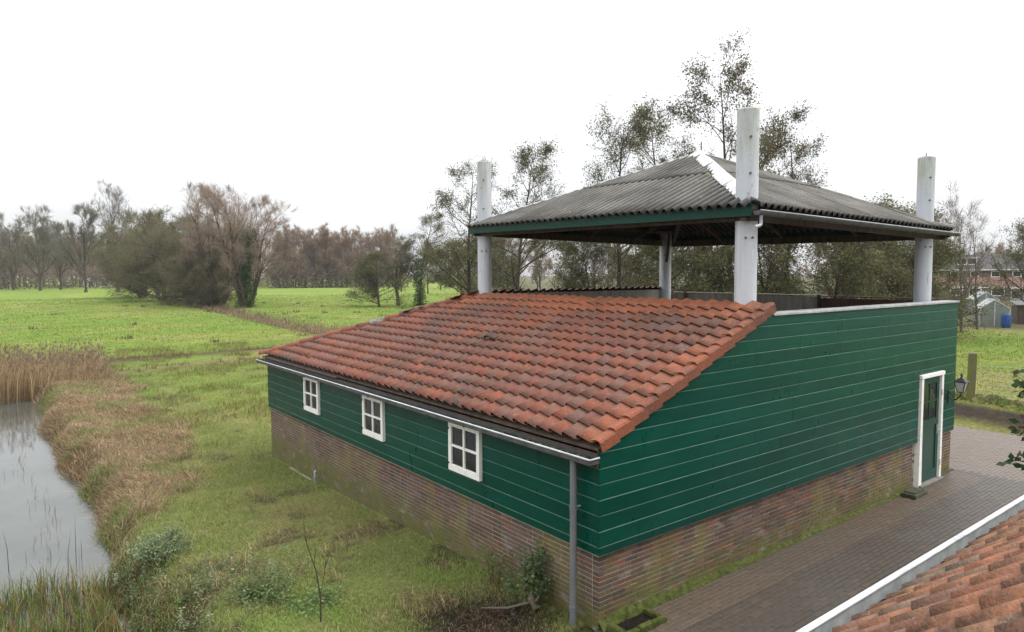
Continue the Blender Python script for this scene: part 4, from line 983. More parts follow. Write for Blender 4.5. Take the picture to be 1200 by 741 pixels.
def build_reeds():
    rs = np.random.RandomState(5)
    # far stand at the end of the ditch
    n = 11000; y = rs.uniform(26.5, 35, n); x = rs.uniform(-8.5, -.3, n); ok = (x < -1.0+.45*(35-y)*-.12) & (rs.rand(n) < .35+.9*vnoise(x, y, 1.3)) & (y > 27.6-.5*np.maximum(0, -x-4.2)); x, y = x[ok], y[ok]; n = len(x)
    base = np.stack([x, y, np.full(n, WATER-.05)], -1); lean = rs.normal(0, .14, (n, 3))+np.array((.10, -.02, 0)); lean[:, 2] = 0
    h = rs.uniform(1.0, 2.0, n)*(.75+.35*vnoise(x, y, 1.8)); cols = pick(rs, n, [(.40, .29, .16), (.32, .225, .125), (.23, .155, .09), (.46, .35, .21)], [3, 3, 2, 1.5])
    o = blades('reed_bed', base, h, rs.uniform(.012, .03, n), lean, cols, M['blade'], seed=7); tag(o, 'tall tan reeds standing at the far end of the ditch', 'reeds', kind='stuff')
    tip = base+lean*h[:, None]; tip[:, 2] += h*.96; k = rs.rand(n) < .3
    nb = k.sum(); rep = 7; b2 = np.repeat(tip[k], rep, 0)+rs.normal(0, .02, (nb*rep, 3)); l2 = rs.normal(0, .5, (nb*rep, 3))+np.array((.35, 0, 0)); l2[:, 2] = 0
    o2 = blades('reed_plumes', b2, rs.uniform(.08, .2, nb*rep), np.full(nb*rep, .02), l2, pick(rs, nb*rep, [(.26, .19, .13), (.2, .15, .11)], [1, 1]), M['blade'], o, seed=8); tag(o2, kind='stuff')
    # sedge and reed stems at the near edge of the water
    n = 15000; x = rs.uniform(-6.6, -4.1, n); y = rs.uniform(2.6, 8.4, n); ok = (y < 8.2-.7*(x+5.4)*.6-1.2*vnoise(x, y, .8)) & (rs.rand(n) < .15+.85*vnoise(x, y, .6)) & (rs.rand(n) < .4+.6*sm(8.3, 6.8, y)); x, y = x[ok], y[ok]; n = len(x)
    base = np.stack([x, y, np.maximum(hgt(x, y), WATER-.05)], -1); lean = rs.normal(0, .26, (n, 3)); lean[:, 2] = 0
    h = rs.uniform(.2, .62, n); cols = pick(rs, n, [(.10, .16, .03), (.15, .19, .04), (.26, .19, .09), (.33, .26, .14), (.09, .065, .05), (.28, .12, .06)], [3, 2.4, 2, 1, 1.2, .8])
    o = blades('sedge', base, h, rs.uniform(.008, .02, n), lean, cols, M['blade'], seed=9); tag(o, 'green and brown sedge growing at the near edge of the ditch', 'sedge', kind='stuff')
    n = 60; x = rs.uniform(-6.4, -4.2, n); y = rs.uniform(4.5, 8.9, n); base = np.stack([x, y, np.full(n, WATER-.1)], -1); lean = rs.normal(0, .12, (n, 3)); lean[:, 2] = 0
    o = blades('dark_reed_stems', base, rs.uniform(.5, 1.0, n), np.full(n, .012), lean, pick(rs, n, [(.08, .055, .045), (.11, .08, .06), (.06, .08, .03)], [2, 1, 1]), M['blade'], seed=10); tag(o, 'thin dark upright stems among the sedge by the water', 'stems', kind='stuff')
    # stray stems in the water along the bank
    n = 130; y = rs.uniform(8.5, 25, n); x = bank_x(y)-.35-np.abs(rs.normal(0, .22, n)); base = np.stack([x, y, np.full(n, WATER-.05)], -1); lean = rs.normal(0, .3, (n, 3)); lean[:, 2] = 0
    o = blades('water_stems', base, rs.uniform(.15, .4, n), np.full(n, .008), lean, pick(rs, n, [(.15, .10, .06), (.08, .06, .05)], [1, 1]), M['blade'], seed=11); tag(o, 'sparse dead stems standing in the water under the bank', 'stems', kind='stuff')
build_reeds()
def leaf_quads(P, D, size, cols, rs, fold=.0):
    """small pointed leaves, four vertices each"""
    n = len(P); D = D/np.maximum(1e-6, np.linalg.norm(D, axis=1))[:, None]; up = rs.normal(0, 1, (n, 3)); S = np.cross(D, up); S /= np.maximum(1e-6, np.linalg.norm(S, axis=1))[:, None]
    s = size[:, None]; V = np.stack([P, P+D*s*.5+S*s*.32, P+D*s, P+D*s*.5-S*s*.32], 1).reshape(-1, 3)
    return V, np.arange(n)[:, None]*4+np.array([[0, 1, 2, 3]]), np.repeat(cols, 4, 0)
def bush(name, label, cat, loc, rad, hgt_, n, size, pal, wts, seed, nst=9, stem_c=(.09, .07, .045), droop=.2, group=None):
    rs = np.random.RandomState(seed); t = thing(name, label, cat, loc, group=group); b = MB(); b.col = stem_c; tips = []
    for k in range(nst):
        a = rs.rand()*6.28; rr_ = rad*rs.uniform(.2, .95); h = hgt_*rs.uniform(.55, 1.0)*(1-.3*(rr_/rad)**2); p0 = np.array((math.cos(a)*rr_*.45, math.sin(a)*rr_*.45, -.03)); p2 = np.array((math.cos(a)*rr_, math.sin(a)*rr_, h)); p1 = (p0+p2)/2+np.array((0, 0, h*.12))
        b.tube([p0, p1, p2], [.008*hgt_+.002, .006*hgt_+.0015, .002], 5); tips.append((p0, p1, p2))
    b.build('stem', M['bark'], t, colattr=True)
    k = rs.randint(0, nst, n); u = rs.uniform(.25, 1.05, n); T = np.array(tips); P = T[k, 0]*((1-u)**2)[:, None]+2*T[k, 1]*(u*(1-u))[:, None]+T[k, 2]*(u**2)[:, None]+rs.normal(0, 1, (n, 3))*np.array((.16, .16, .10))*rad
    P[:, 2] = np.maximum(P[:, 2], .01); D = rs.normal(0, 1, (n, 3)); D[:, 2] = D[:, 2]*.35-droop
    V, F, c = leaf_quads(P, D, rs.uniform(.6, 1.3, n)*size, pick(rs, n, pal, wts), rs); o = link('foliage', mesh_np('foliage', V, [F], c, [M['leaf']]), t); return t
G_ = lambda x, y: (x, y, float(hgt(x, y)))
NET = [(.18, .24, .115), (.24, .30, .17), (.12, .17, .07), (.30, .35, .23), (.2, .18, .09)]
bush('nettle_bush', 'pale grey green leafy nettle clump by the near ditch bank', 'bush', G_(-3.45, 5.9), .5, .42, 3600, .036, NET, [3, 2, 3, 1.4, 1], 1, 34)
bush('bramble', 'low green bramble patch at the bottom of the lawn', 'bush', G_(-2.75, 3.3), .5, .28, 2600, .036, [(.15, .21, .075), (.2, .26, .11), (.11, .15, .06), (.2, .17, .09)], [2, 1, 2, 1], 2, 30)
def nettles():
    rs = np.random.RandomState(77); n = 1500; x = rs.uniform(-4.6, -1.7, n); y = rs.uniform(2.6, 7.2, n); ok = (rs.rand(n) < 1.7*(fbm(x, y, 1.0)-.30)) & (y < 7.1-.9*(x+4.3)) & (x > bank_x(y)+.35); x, y = x[ok], y[ok]; n = len(x)
    H = rs.uniform(.08, .42, n)*(.4+1.1*vnoise(x, y, .7)); z0 = hgt(x, y); ld = rs.normal(0, .22, (n, 2)); per = 26; k = np.repeat(np.arange(n), per); u = rs.uniform(.15, 1.05, len(k))
    P = np.stack([x[k]+ld[k, 0]*H[k]*u+rs.normal(0, .022, len(k)), y[k]+ld[k, 1]*H[k]*u+rs.normal(0, .022, len(k)), z0[k]+H[k]*u], -1); D = rs.normal(0, 1, (len(k), 3)); D[:, 2] = D[:, 2]*.4-.25
    cl = pick(rs, n, NET+[(.16, .12, .065)], [3, 1.4, 3.4, .6, 1.6, 1.2], .2)[k]*rs.uniform(.75, 1.25, (len(k), 1)); V, F, c = leaf_quads(P, D, rs.uniform(.02, .048, len(k))*(.6+.5*(1-u*.6)), cl, rs)
    o = link('nettles', mesh_np('nettles', V, [F], c, [M['leaf']])); tag(o, 'ragged grey green nettles and weeds at the lower left of the grass', 'weeds', kind='stuff')
nettles()
bush('wall_shrub', 'small leafy shrub growing against the brick wall near the downpipe', 'shrub', G_(-.26, 1.0), .30, .85, 900, .055, [(.08, .13, .05), (.12, .18, .07), (.16, .18, .10)], [3, 2, 1], 4, 9, (.10, .08, .05))
bush('wall_shrub', 'thin reddish stemmed shoots by the brick wall left of the leafy shrub', 'shrub', G_(-.22, 1.75), .25, .6, 260, .045, [(.12, .15, .06), (.17, .19, .08)], [1, 1], 5, 7, (.14, .07, .045))
bush('ground_ivy', 'pale ground plants in the lawn left of the bare sapling', 'plant', G_(-2.35, 2.9), .5, .12, 1300, .045, [(.14, .22, .07), (.20, .27, .11)], [2, 1], 6, 16)
def sapling():
    t = thing('sapling', 'bare dark sapling standing in the lawn near the bottom edge', 'sapling', G_(-2.42, 2.25)); b = MB(); b.col = (.06, .045, .035)
    b.tube([(0, 0, -.05), (.01, .01, .3), (-.02, .05, .62), (-.10, .12, .95), (-.13, .16, 1.25)], [.012, .010, .007, .005, .002], 6); b.build('stem', M['bark'], t, colattr=True)
    for p, q in (((.01, .01, .34), (.07, -.05, .78)), ((.05, -.03, .6), (.03, -.09, .85)), ((-.04, .07, .7), (.0, .12, .95)), ((-.1, .12, .95), (-.18, .12, 1.12)), ((.06, -.045, .7), (.12, -.04, .88))):
        b = MB(); b.col = (.07, .05, .04); b.tube([p, (Vector(p)+Vector(q))/2+Vector((.01, 0, .03)), q], [.005, .0035, .0012], 5); b.build('twig', M['bark'], t, colattr=True)
sapling()
def stump():
    t = thing('cut_stump', 'gnarled cut stump with a fallen stick on dark soil by the downpipe', 'stump', G_(-.33, .78)); b = MB(); b.col = (.12, .10, .075)
    b.tube([(0, 0, -.05), (.01, .0, .10), (-.02, .02, .20), (.0, .03, .25)], [.045, .035, .045, .035], 9); b.tube([(0, 0, .15), (.03, -.05, .21), (.02, -.07, .25)], [.025, .02, .014], 7); b.build('stump', M['bark'], t, smooth=True, colattr=True)
    b = MB(); b.col = (.11, .09, .07); b.tube([(0, .02, .16), (-.22, .22, .07), (-.42, .5, .02)], [.018, .016, .010], 6); b.build('stick', M['bark'], t, colattr=True)
    rs = np.random.RandomState(3); n = 1700; x = rs.normal(-.75, .42, n); y = rs.normal(.85, .5, n); ok = (x < -.06) & (y > .1); x, y = x[ok], y[ok]; n = len(x); base = np.stack([x, y, hgt(x, y)+.01], -1); a = rs.rand(n)*6.28; hor = rs.uniform(.8, .98, n); lean = np.stack([np.cos(a)*hor, np.sin(a)*hor, 0*a], -1)
    o = blades('leaf_litter', base, rs.uniform(.03, .14, n), rs.uniform(.006, .02, n), lean, pick(rs, n, [(.10, .07, .045), (.05, .035, .025), (.2, .14, .09), (.09, .12, .04), (.16, .07, .045)], [3, 3, 1, 1, 1]), M['blade'], seed=15); tag(o, 'dead stalks and leaf litter on dark soil by the near barn corner', 'litter', kind='stuff')
stump()
def right_branch():
    t = thing('overhanging_shrub', 'dark leaved shrub reaching in from the right edge above the gutter', 'shrub', (4.35, -4.0, 1.0)); b = MB(); b.col = (.07, .05, .035); rs = np.random.RandomState(8); P = []; D = []
    for q in ((3.12, -3.06, 3.0), (3.10, -3.09, 2.86), (3.05, -3.05, 2.47), (3.12, -3.12, 2.55), (3.0, -3.08, 2.12), (3.04, -3.12, 2.2)):
        o_ = Vector((4.35, -4.0, 1.0)); e = Vector(q)-o_; m1 = e*.55+Vector((.25, -.3, .35)); b.tube([(0, 0, .1), m1, e*.9+Vector((.05, -.05, .04)), e], [.016, .010, .005, .002], 6)
        for k in range(26): f = rs.uniform(.72, 1.0); P.append(np.array(m1*(1-f)*1.1+e*f)+rs.normal(0, .035, 3)); D.append(np.array((-.5, .35, -.1))+rs.normal(0, .6, 3))
        for k in range(60): f = rs.uniform(.3, .75); P.append(np.array(m1*(1-f)*1.2+e*f)+rs.normal(0, .06, 3)); D.append(rs.normal(0, 1, 3))
    b.build('stem', M['bark'], t, colattr=True); n = len(P); V, F, c = leaf_quads(np.array(P), np.array(D), rs.uniform(.06, .12, n), pick(rs, n, [(.04, .075, .03), (.06, .10, .04), (.10, .06, .04)], [3, 2, .7]), rs)
    link('foliage', mesh_np('foliage', V, [F], c, [M['leaf']]), t)
right_branch()

# ------------------------------------------------------------------ trees
def make_tree(seed, H, r0, style):
    """returns (wood mesh, crown mesh) with a base at the origin; every limb tapers, twigs and leaves carry their own colour"""
    rs = np.random.RandomState(seed); wood = MB(); wood.col = style['bark']; tw_p = []; tw_d = []; lf = []
    UP = np.array((0, 0, 1.0)); st = style
    def nrm(v): return v/np.linalg.norm(v)
    def limb(p, d, ln, r, lvl, sides):
        k = max(3, int(4+2*(lvl == 0))); pts = [p]; rad = [r]; dirs = [d]
        for i in range(k):
            d = nrm(d+rs.normal(0, st['wob']*(.4 if lvl == 0 and st.get('stems', 1) == 1 else 1), 3)+UP*st['trop'][min(lvl, 3)]/k); p = p+d*ln/k; pts.append(p); rad.append(max(.004, r*(1-(i+1)/k*(.72 if lvl else .95)))); dirs.append(d)
        if r > .012: wood.tube([Vector(q) for q in pts], rad, sides, cap=False)
        if lvl >= st['lvls']:
            tw_p.append((pts, dirs, ln)); return
        nch = st['nch'][lvl]; lo = st['clear'] if lvl == 0 else .22
        for c in range(nch):
            f = lo+(1-lo)*((c+rs.rand())/nch); x = f*k; i = min(k-1, int(x)); q = pts[i]+(pts[i+1]-pts[i])*(x-i); dd = dirs[i+1]
            a = rs.rand()*6.28; u = nrm(np.cross(dd, rs.normal(0, 1, 3))); ang = st['ang'][min(lvl, 3)]*rs.uniform(.7, 1.25); nd = nrm(dd*math.cos(ang)+u*math.sin(ang))
            if lvl == 0: l2 = H*st['len0']*(1-(f-lo)/(1-lo)*st['taper'])*rs.uniform(.75, 1.2)
            else: l2 = ln*st['len1']*(1-.45*f)*rs.uniform(.7, 1.25)
            limb(q, nd, l2, rad[i]*st['rr'], lvl+1, 4 if lvl else 5)
        if lvl: tw_p.append((pts[-2:], dirs[-2:], ln*.4))
    nt = st.get('stems', 1)
    for s in range(nt):
        a = 6.28*s/nt+rs.rand(); tilt = 0 if nt == 1 else st.get('spread', .35)*rs.uniform(.5, 1.2); hh = H*(.9 if nt == 1 else rs.uniform(.62, .95))
        limb(np.array((math.cos(a), math.sin(a), 0))*(0 if nt == 1 else .5), nrm(np.array((math.cos(a)*tilt, math.sin(a)*tilt, 1))), hh, r0*(1 if nt == 1 else .62), 0, 7)
    # twigs: slim tapered strips; leaves scattered along them
    TP = []; TD = []; TL_ = []
    for pts, dirs, ln in tw_p:
        m_ = st['twigs']
        for j in range(m_):
            i = rs.randint(0, len(pts)-1); f = rs.rand(); q = pts[i]+(pts[i+1]-pts[i])*f; d = nrm(dirs[min(i+1, len(dirs)-1)]+rs.normal(0, st['tspread'], 3)+UP*st['ttrop']); TP.append(q); TD.append(d); TL_.append(st['tlen']*rs.uniform(.5, 1.3))
    TP = np.array(TP); TD = np.array(TD); TL_ = np.array(TL_); n = len(TP); S = np.cross(TD, rs.normal(0, 1, (n, 3))); S /= np.linalg.norm(S, axis=1)[:, None]; w = st['tw']
    bendv = rs.normal(0, .12, (n, 3))*TL_[:, None]
    V = np.stack([TP-S*w/2, TP+S*w/2, TP+TD*TL_[:, None]*.55+bendv*.4+S*w*.4, TP+TD*TL_[:, None]*.55+bendv*.4-S*w*.4, TP+TD*TL_[:, None]+bendv], 1).reshape(-1, 3)
    i = np.arange(n)[:, None]*5; F4 = i+np.array([[0, 1, 2, 3]]); F3 = i+np.array([[3, 2, 4]]); cc = np.repeat(pick(rs, n, st['tcol'], [1]*len(st['tcol']), .3), 5, 0)
    Vs = [V]; F4s = [F4]; cs = [cc]; k0 = len(V)
    nl = st.get('leaves', 0)
    if nl:
        idx = rs.randint(0, n, nl); keep = rs.rand(nl) < np.clip((vnoise(TP[idx, 0]+50, TP[idx, 1]+TP[idx, 2]*.8+50, H*.10)-.12)*1.5, 0, 1); idx = idx[keep]; nl = len(idx); f = rs.uniform(.1, 1.1, nl)
        P = TP[idx]+TD[idx]*(TL_[idx]*f)[:, None]+rs.normal(0, st['lsz']*1.2, (nl, 3)); V2, F2, c2 = leaf_quads(P, rs.normal(0, 1, (nl, 3)), rs.uniform(.6, 1.3, nl)*st['lsz'], pick(rs, nl, st['lcol'], st['lw'], .3), rs)
        Vs.append(V2); F4s.append(F2+k0); cs.append(c2)
    crown = mesh_np('crown', np.concatenate(Vs), [np.concatenate(F4s), F3], np.concatenate(cs), [M['leaf']])
    o = wood.build('trunk', M['bark'], smooth=True, recalc=False, colattr=True); me = o.data; bpy.data.objects.remove(o); return me, crown
BK = (.075, .062, .048)
ALDER = dict(bark=(.06, .05, .04), wob=.10, trop=(.25, .25, .2, .1), lvls=2, nch=(26, 6), clear=.22, ang=(1.0, .8, .7, .6), len0=.31, len1=.55, taper=.68, rr=.42, twigs=15, tspread=.6, ttrop=.05, tlen=.8, tw=.016, tcol=[(.07, .055, .045), (.10, .085, .06)], leaves=36000, lsz=.12, lcol=[(.10, .11, .045), (.14, .14, .06), (.15, .11, .065), (.07, .08, .04), (.18, .165, .085)], lw=[3, 3, 2, 2, 1])
THIN = dict(ALDER, nch=(17, 5), leaves=22000, len0=.32, clear=.3, lcol=[(.10, .095, .045), (.13, .10, .06), (.15, .13, .08), (.07, .07, .035)])
DENSE = dict(ALDER, clear=.04, nch=(34, 8), len0=.40, taper=.5, leaves=34000, lsz=.13, lcol=[(.11, .115, .045), (.15, .155, .065), (.17, .135, .07), (.07, .08, .035), (.2, .19, .10)])
BARE = dict(bark=BK, wob=.10, trop=(.15, .45, .3, .2), lvls=3, nch=(14, 8, 6), clear=.2, ang=(.75, .65, .6, .5), len0=.42, len1=.55, taper=.45, rr=.5, twigs=6, tspread=.5, ttrop=.15, tlen=1.0, tw=.028, tcol=[(.10, .085, .07), (.13, .105, .085), (.085, .08, .06)])
WILLOW = dict(BARE, stems=5, spread=.42, nch=(10, 8, 6), len0=.30, clear=.15, twigs=7, tcol=[(.17, .14, .10), (.15, .145, .085), (.21, .155, .12)], tlen=1.1, tw=.03)
IVY = dict(WILLOW, stems=5, spread=.44, nch=(11, 7, 6), tcol=[(.27, .20, .165), (.22, .175, .145), (.32, .23, .18)], twigs=5, tw=.024)
THICK = dict(WILLOW, stems=7, spread=.42, clear=.04, ang=(1.1, .8, .7, .6), trop=(.1, .2, .15, .1), nch=(12, 8, 6), len0=.38, twigs=7, tw=.03, leaves=24000, lsz=.2, lcol=[(.15, .16, .065), (.175, .165, .08), (.17, .13, .08)], lw=[3, 2, 1.5], tcol=[(.14, .13, .08), (.16, .15, .09), (.18, .14, .10)])
ISLET = dict(BARE, nch=(16, 8, 6), clear=.12, twigs=8, tcol=[(.15, .145, .105), (.18, .15, .12), (.12, .12, .085)], tw=.04, tlen=1.2, len0=.45)
TALLB = dict(BARE, clear=.35, ang=(.55, .5, .5, .4), trop=(.1, .8, .5, .3), tcol=[(.15, .13, .115), (.18, .155, .135)], twigs=6, tw=.03)
BIRCH = dict(BARE, bark=(.10, .09, .075), nch=(12, 5, 4), clear=.25, ang=(.6, .55, .5, .4), len0=.36, twigs=4, tlen=.7, tw=.014, tcol=[(.12, .095, .08), (.16, .12, .10)])
TM = {}
def variants(key, seeds, H, r0, st): TM[key] = [(make_tree(s, H, r0, st), H) for s in seeds]
variants('alder', (1, 2, 3), 16, .22, ALDER); variants('thin', (4, 5), 17, .20, THIN); variants('dense', (6, 7), 9, .14, DENSE); variants('bare', (8, 9), 18, .34, BARE)
variants('ivy', (10,), 18, .5, IVY); variants('thick', (11, 12), 16, .45, THICK); variants('iso', (13, 14), 18, .42, ISLET); variants('tall', (15,), 24, .42, TALLB); variants('birch', (16,), 9.5, .11, BIRCH)
def ivy_on(t, H, seed, n=2600, rad=.55, top=.55):
    rs = np.random.RandomState(seed); z = H*top*rs.rand(n)**1.15; a = rs.rand(n)*6.28; r_ = rad*rs.uniform(.4, 1.3, n)*(1-.4*z/(H*top)); k = rs.randint(0, 3, n); offx = np.array((0, .9, -.8))[k]*(z/(H*top)); offy = np.array((0, -.7, .9))[k]*(z/(H*top))
    P = np.stack([np.cos(a)*r_+offx, np.sin(a)*r_+offy, z], -1); V, F, c = leaf_quads(P, rs.normal(0, 1, (n, 3)), rs.uniform(.12, .3, n), pick(rs, n, [(.04, .09, .028), (.06, .115, .038), (.08, .12, .045)], [2, 2, 1]), rs); link('ivy', mesh_np('ivy', V, [F], c, [M['leaf']]), t)
def plant(kind, v, x, y, H, rz, label, name, cat='tree', group=None, wide=1.0):
    (wd, cr), h0 = TM[kind][v % len(TM[kind])]; s = H/h0; t = thing(name, label, cat, (x, y, float(hgt(x, y))-.05), rz, group); t.scale = (s*wide, s*wide, s); link('trunk', wd, t); link('crown', cr, t); return t
BEHIND = 'half bare trees behind the barn'
plant('alder', 0, 23.7, 37.6, 13.6, .3, 'tall alder with thinning leaves left of the left canopy column', 'alder_tree', group=BEHIND)
plant('alder', 1, 24.1, 32.4, 14.0, 1.5, 'pointed alder with thinning leaves just right of the left canopy column', 'alder_tree', group=BEHIND)
plant('alder', 2, 30.8, 29.0, 17.2, 2.2, 'leafy alder top rising over the left slope of the canopy roof', 'alder_tree', group=BEHIND)
plant('alder', 0, 36.4, 28.7, 18.2, 4.0, 'round topped alder behind the canopy apex', 'alder_tree', group=BEHIND)
plant('thin', 0, 32.6, 20.6, 19.3, .9, 'tallest thin tree rising behind the near canopy column', 'alder_tree', group=BEHIND)
plant('thin', 1, 37.6, 20.0, 15.8, 3.1, 'thin leafed tree right of the near canopy column', 'alder_tree', group=BEHIND)
UND = 'leafy trees seen under the canopy'
for i, (x, y, H, lb) in enumerate(((27.5, 22.6, 7.4, 'olive leafed tree seen under the canopy just right of the rear column'), (29.5, 18.9, 7.6, 'dense olive tree seen under the canopy left of the near column'), (32.0, 17.6, 8.2, 'yellow green leafy tree seen under the canopy right of the near column'),
        (34.2, 15.0, 8.0, 'olive tree seen under the canopy midway between the near and right columns'), (38.5, 15.8, 8.4, 'sparser tree seen under the canopy left of the right column'), (42.5, 14.6, 8.2, 'brownish tree directly left of the right canopy column'), (33.0, 34.0, 8.0, 'leafy tree under the canopy right of the left column'), (47.0, 15.2, 8.5, 'brownish tree showing just right of the right canopy column'))):
    plant('dense', i, x, y, H, i*1.3, lb, 'leafy_tree', group=UND, wide=1.15)
plant('bare', 0, 43.0, 84.5, 9.5, 0, 'bare brown thicket left of the ivy clad tree by the far ditch', 'bare_tree', wide=1.7)
t = plant('alder', 1, 44.6, 81.0, 14.0, 2, 'ivy clad slender tree standing over the ridge of the tiled roof', 'ivy_tree', wide=1.25); ivy_on(t, 14, 3, 2400, .7, .55)
plant('dense', 1, 38.6, 82.0, 7.4, 1, 'low brown scrub left of the slender ivy clad tree', 'scrub_tree', wide=1.7)
plant('dense', 0, 46.0, 72.0, 8.8, 2, 'olive scrub right of the slender ivy clad tree', 'scrub_tree', wide=1.6)
plant('dense', 1, 38.0, 55.0, 8.2, 5, 'olive tree just left of the left canopy column', 'scrub_tree', wide=1.2)
plant('bare', 1, 58.0, 88.0, 10.5, 2, 'bare brown tree behind the olive scrub near the left column', 'bare_tree', wide=1.2)
# willows along the field ditch
t = plant('ivy', 0, 23.6, 93.0, 18.4, .4, 'big multi stemmed willow with ivy on its trunks in the field', 'willow_tree', group='willows along the field ditch'); ivy_on(t, 18, 5, 7000, 1.1, .6)
plant('ivy', 0, 22.6, 103, 18.6, 2.6, 'pale twigged willow behind the ivy clad willow', 'willow_tree', group='willows along the field ditch')
plant('thick', 0, 21.4, 112, 15.5, 0, 'dense dark willow left of the ivy clad willow', 'willow_tree', group='willows along the field ditch')
plant('thick', 1, 20.0, 128, 19.0, 1.2, 'tall dark willow at the left of the ditch row', 'willow_tree', group='willows along the field ditch')
plant('thick', 1, 19.8, 100, 9.5, 2, 'low brown thicket in front of the dark willows', 'willow_tree', group='willows along the field ditch')
plant('thick', 0, 20.2, 150, 16.0, 4, 'dark leaning willow at the far left end of the ditch row', 'willow_tree', group='willows along the field ditch')
plant('tall', 0, 25.0, 216, 27, 0, 'tall bare pale tree behind the left end of the willows', 'bare_tree')
plant('iso', 0, 17.0, 215, 21.5, 0, 'solitary bare tree with a dark trunk left of the willows', 'bare_tree')
plant('iso', 1, 8.6, 250, 22, 1, 'spreading bare tree in the far left field', 'bare_tree')
plant('iso', 0, 14.8, 262, 20, 2, 'slimmer bare tree between the two left field trees', 'bare_tree')
plant('iso', 1, 2.5, 270, 21, 3, 'brown bare tree near the left edge of the picture', 'bare_tree')
plant('iso', 0, -4.5, 250, 20, 4, 'bare tree at the very left edge of the far field', 'bare_tree')
# right side
plant('birch', 0, 53.2, 14.6, 10.0, 0, 'slender bare tree in front of the terraced houses', 'bare_tree')
plant('birch', 0, 57.4, 14.9, 8.8, 2.3, 'thin bare tree right behind the slender one by the houses', 'bare_tree')
plant('birch', 0, 88, 26, 11.5, 1, 'bare tree close in front of the pink fronted house', 'bare_tree')
plant('bare', 1, 100, 24, 8.5, 3, 'bushy bare tree left of the white dormer', 'bare_tree')
plant('bare', 0, 101, 17, 9.0, 5, 'bushy bare tree at the right end of the house row', 'bare_tree')
plant('alder', 1, 50.0, 9.5, 11.6, 2, 'tree with clumped brown leaves cut by the right edge', 'alder_tree')
plant('alder', 1, 72, 60, 9.6, 1, 'misty tree under the canopy between left and rear columns', 'bare_tree')
plant('bare', 0, 72, 73, 11, 1, 'hazy bare tree under the canopy right of the left column', 'bare_tree')
plant('dense', 0, 39.5, 35.2, 6.2, 3, 'rounded green shrub under the canopy left of the rear column', 'shrub_tree', wide=1.3)
def conifer():
    rs = np.random.RandomState(2); t = thing('conifer', 'small dark conifer behind the houses beside the right column', 'tree', (125, 42.5, -.4)); b = MB(); b.col = BK; b.tube([(0, 0, 0), (0, 0, 9.5)], [.2, .02], 6); b.build('trunk', M['bark'], t, colattr=True)
    n = 5000; z = 1+8.6*rs.rand(n)**.8; r_ = (9.8-z)*.26*np.sqrt(rs.rand(n)); a = rs.rand(n)*6.28; P = np.stack([np.cos(a)*r_, np.sin(a)*r_, z], -1); D = np.stack([np.cos(a), np.sin(a), -.4+0*a], -1)
    V, F, c = leaf_quads(P, D, rs.uniform(.3, .6, n), pick(rs, n, [(.03, .05, .03), (.045, .065, .035)], [1, 1]), rs); link('crown', mesh_np('crown', V, [F], c, [M['leaf']]), t)
conifer()
def wood_mass(name, label, spots, keys, seed, tint=(1, 1, 1), parent=None):
    """a far wood that reads as one mass"""
    rs = np.random.RandomState(seed); VV = []; F4 = []; F3 = []; CC = []; k0 = 0
    for (x, y, H, key) in spots:
        for me in TM[key][rs.randint(len(TM[key]))][0]:
            n = len(me.vertices); co = np.empty(n*3, np.float32); me.vertices.foreach_get('co', co); co = co.reshape(-1, 3); h0 = TM[key][0][1]; s = H/h0; a = rs.rand()*6.28; ca, sa = math.cos(a), math.sin(a)
            P = np.stack([(co[:, 0]*ca-co[:, 1]*sa)*s+x, (co[:, 0]*sa+co[:, 1]*ca)*s+y, co[:, 2]*s-.4], -1); c = np.empty(n*4, np.float32); me.color_attributes['Col'].data.foreach_get('color', c); c = c.reshape(-1, 4)[:, :3]*np.array(tint)*rs.uniform(.8, 1.2)
            nl = len(me.loops); lv = np.empty(nl, np.int32); me.loops.foreach_get('vertex_index', lv); npl = len(me.polygons); ls = np.empty(npl, np.int32); lt = np.empty(npl, np.int32); me.polygons.foreach_get('loop_start', ls); me.polygons.foreach_get('loop_total', lt)
            q = lt == 4; F4.append(lv[ls[q][:, None]+np.arange(4)]+k0); q = lt == 3; F3.append(lv[ls[q][:, None]+np.arange(3)]+k0); VV.append(P); CC.append(c); k0 += n
    me = mesh_np(name, np.concatenate(VV), [np.concatenate(F4), np.concatenate(F3)], np.concatenate(CC), [M['leaf']], smooth=True); o = link(name, me); tag(o, label, 'wood', kind='stuff')
LITE = dict(BARE, nch=(13, 6, 4), clear=.06, twigs=8, tlen=1.5, tw=.07, tcol=[(.27, .18, .135), (.22, .165, .125), (.18, .145, .11), (.31, .205, .155)], len0=.4)
variants('lite', (31, 32, 33), 18, .3, LITE)
rf = random.Random(9)
def arc(px0, px1, d0, d1, n, H0, H1, key):
    out = []
    for i in range(n):
        px = px0+(px1-px0)*(i+rf.random())/n; a = .912075-math.atan((px-600)/800.9); d = rf.uniform(d0, d1); out.append((CAM.x+math.cos(a)*d, CAM.y+math.sin(a)*d, rf.uniform(H0, H1), key))
    return out
wood_mass('far_wood', 'brown winter wood closing the field behind the tiled roof', arc(318, 470, 255, 300, 30, 17, 21, 'lite')+arc(318, 470, 250, 262, 20, 9, 13, 'lite'), None, 1, (.95, .93, .85))
wood_mass('distant_wood', 'long bare wood along the horizon at the far left', arc(-60, 200, 330, 420, 46, 17, 24, 'lite')+arc(-60, 330, 290, 330, 34, 9, 14, 'lite'), None, 2, (.8, .88, .72))
wood_mass('backdrop_wood', 'mass of bare trees beyond the canopy and behind the houses', arc(470, 820, 150, 230, 24, 9, 13, 'lite')+arc(800, 1260, 165, 230, 26, 9, 12, 'lite'), None, 3, (.9, .95, .9))
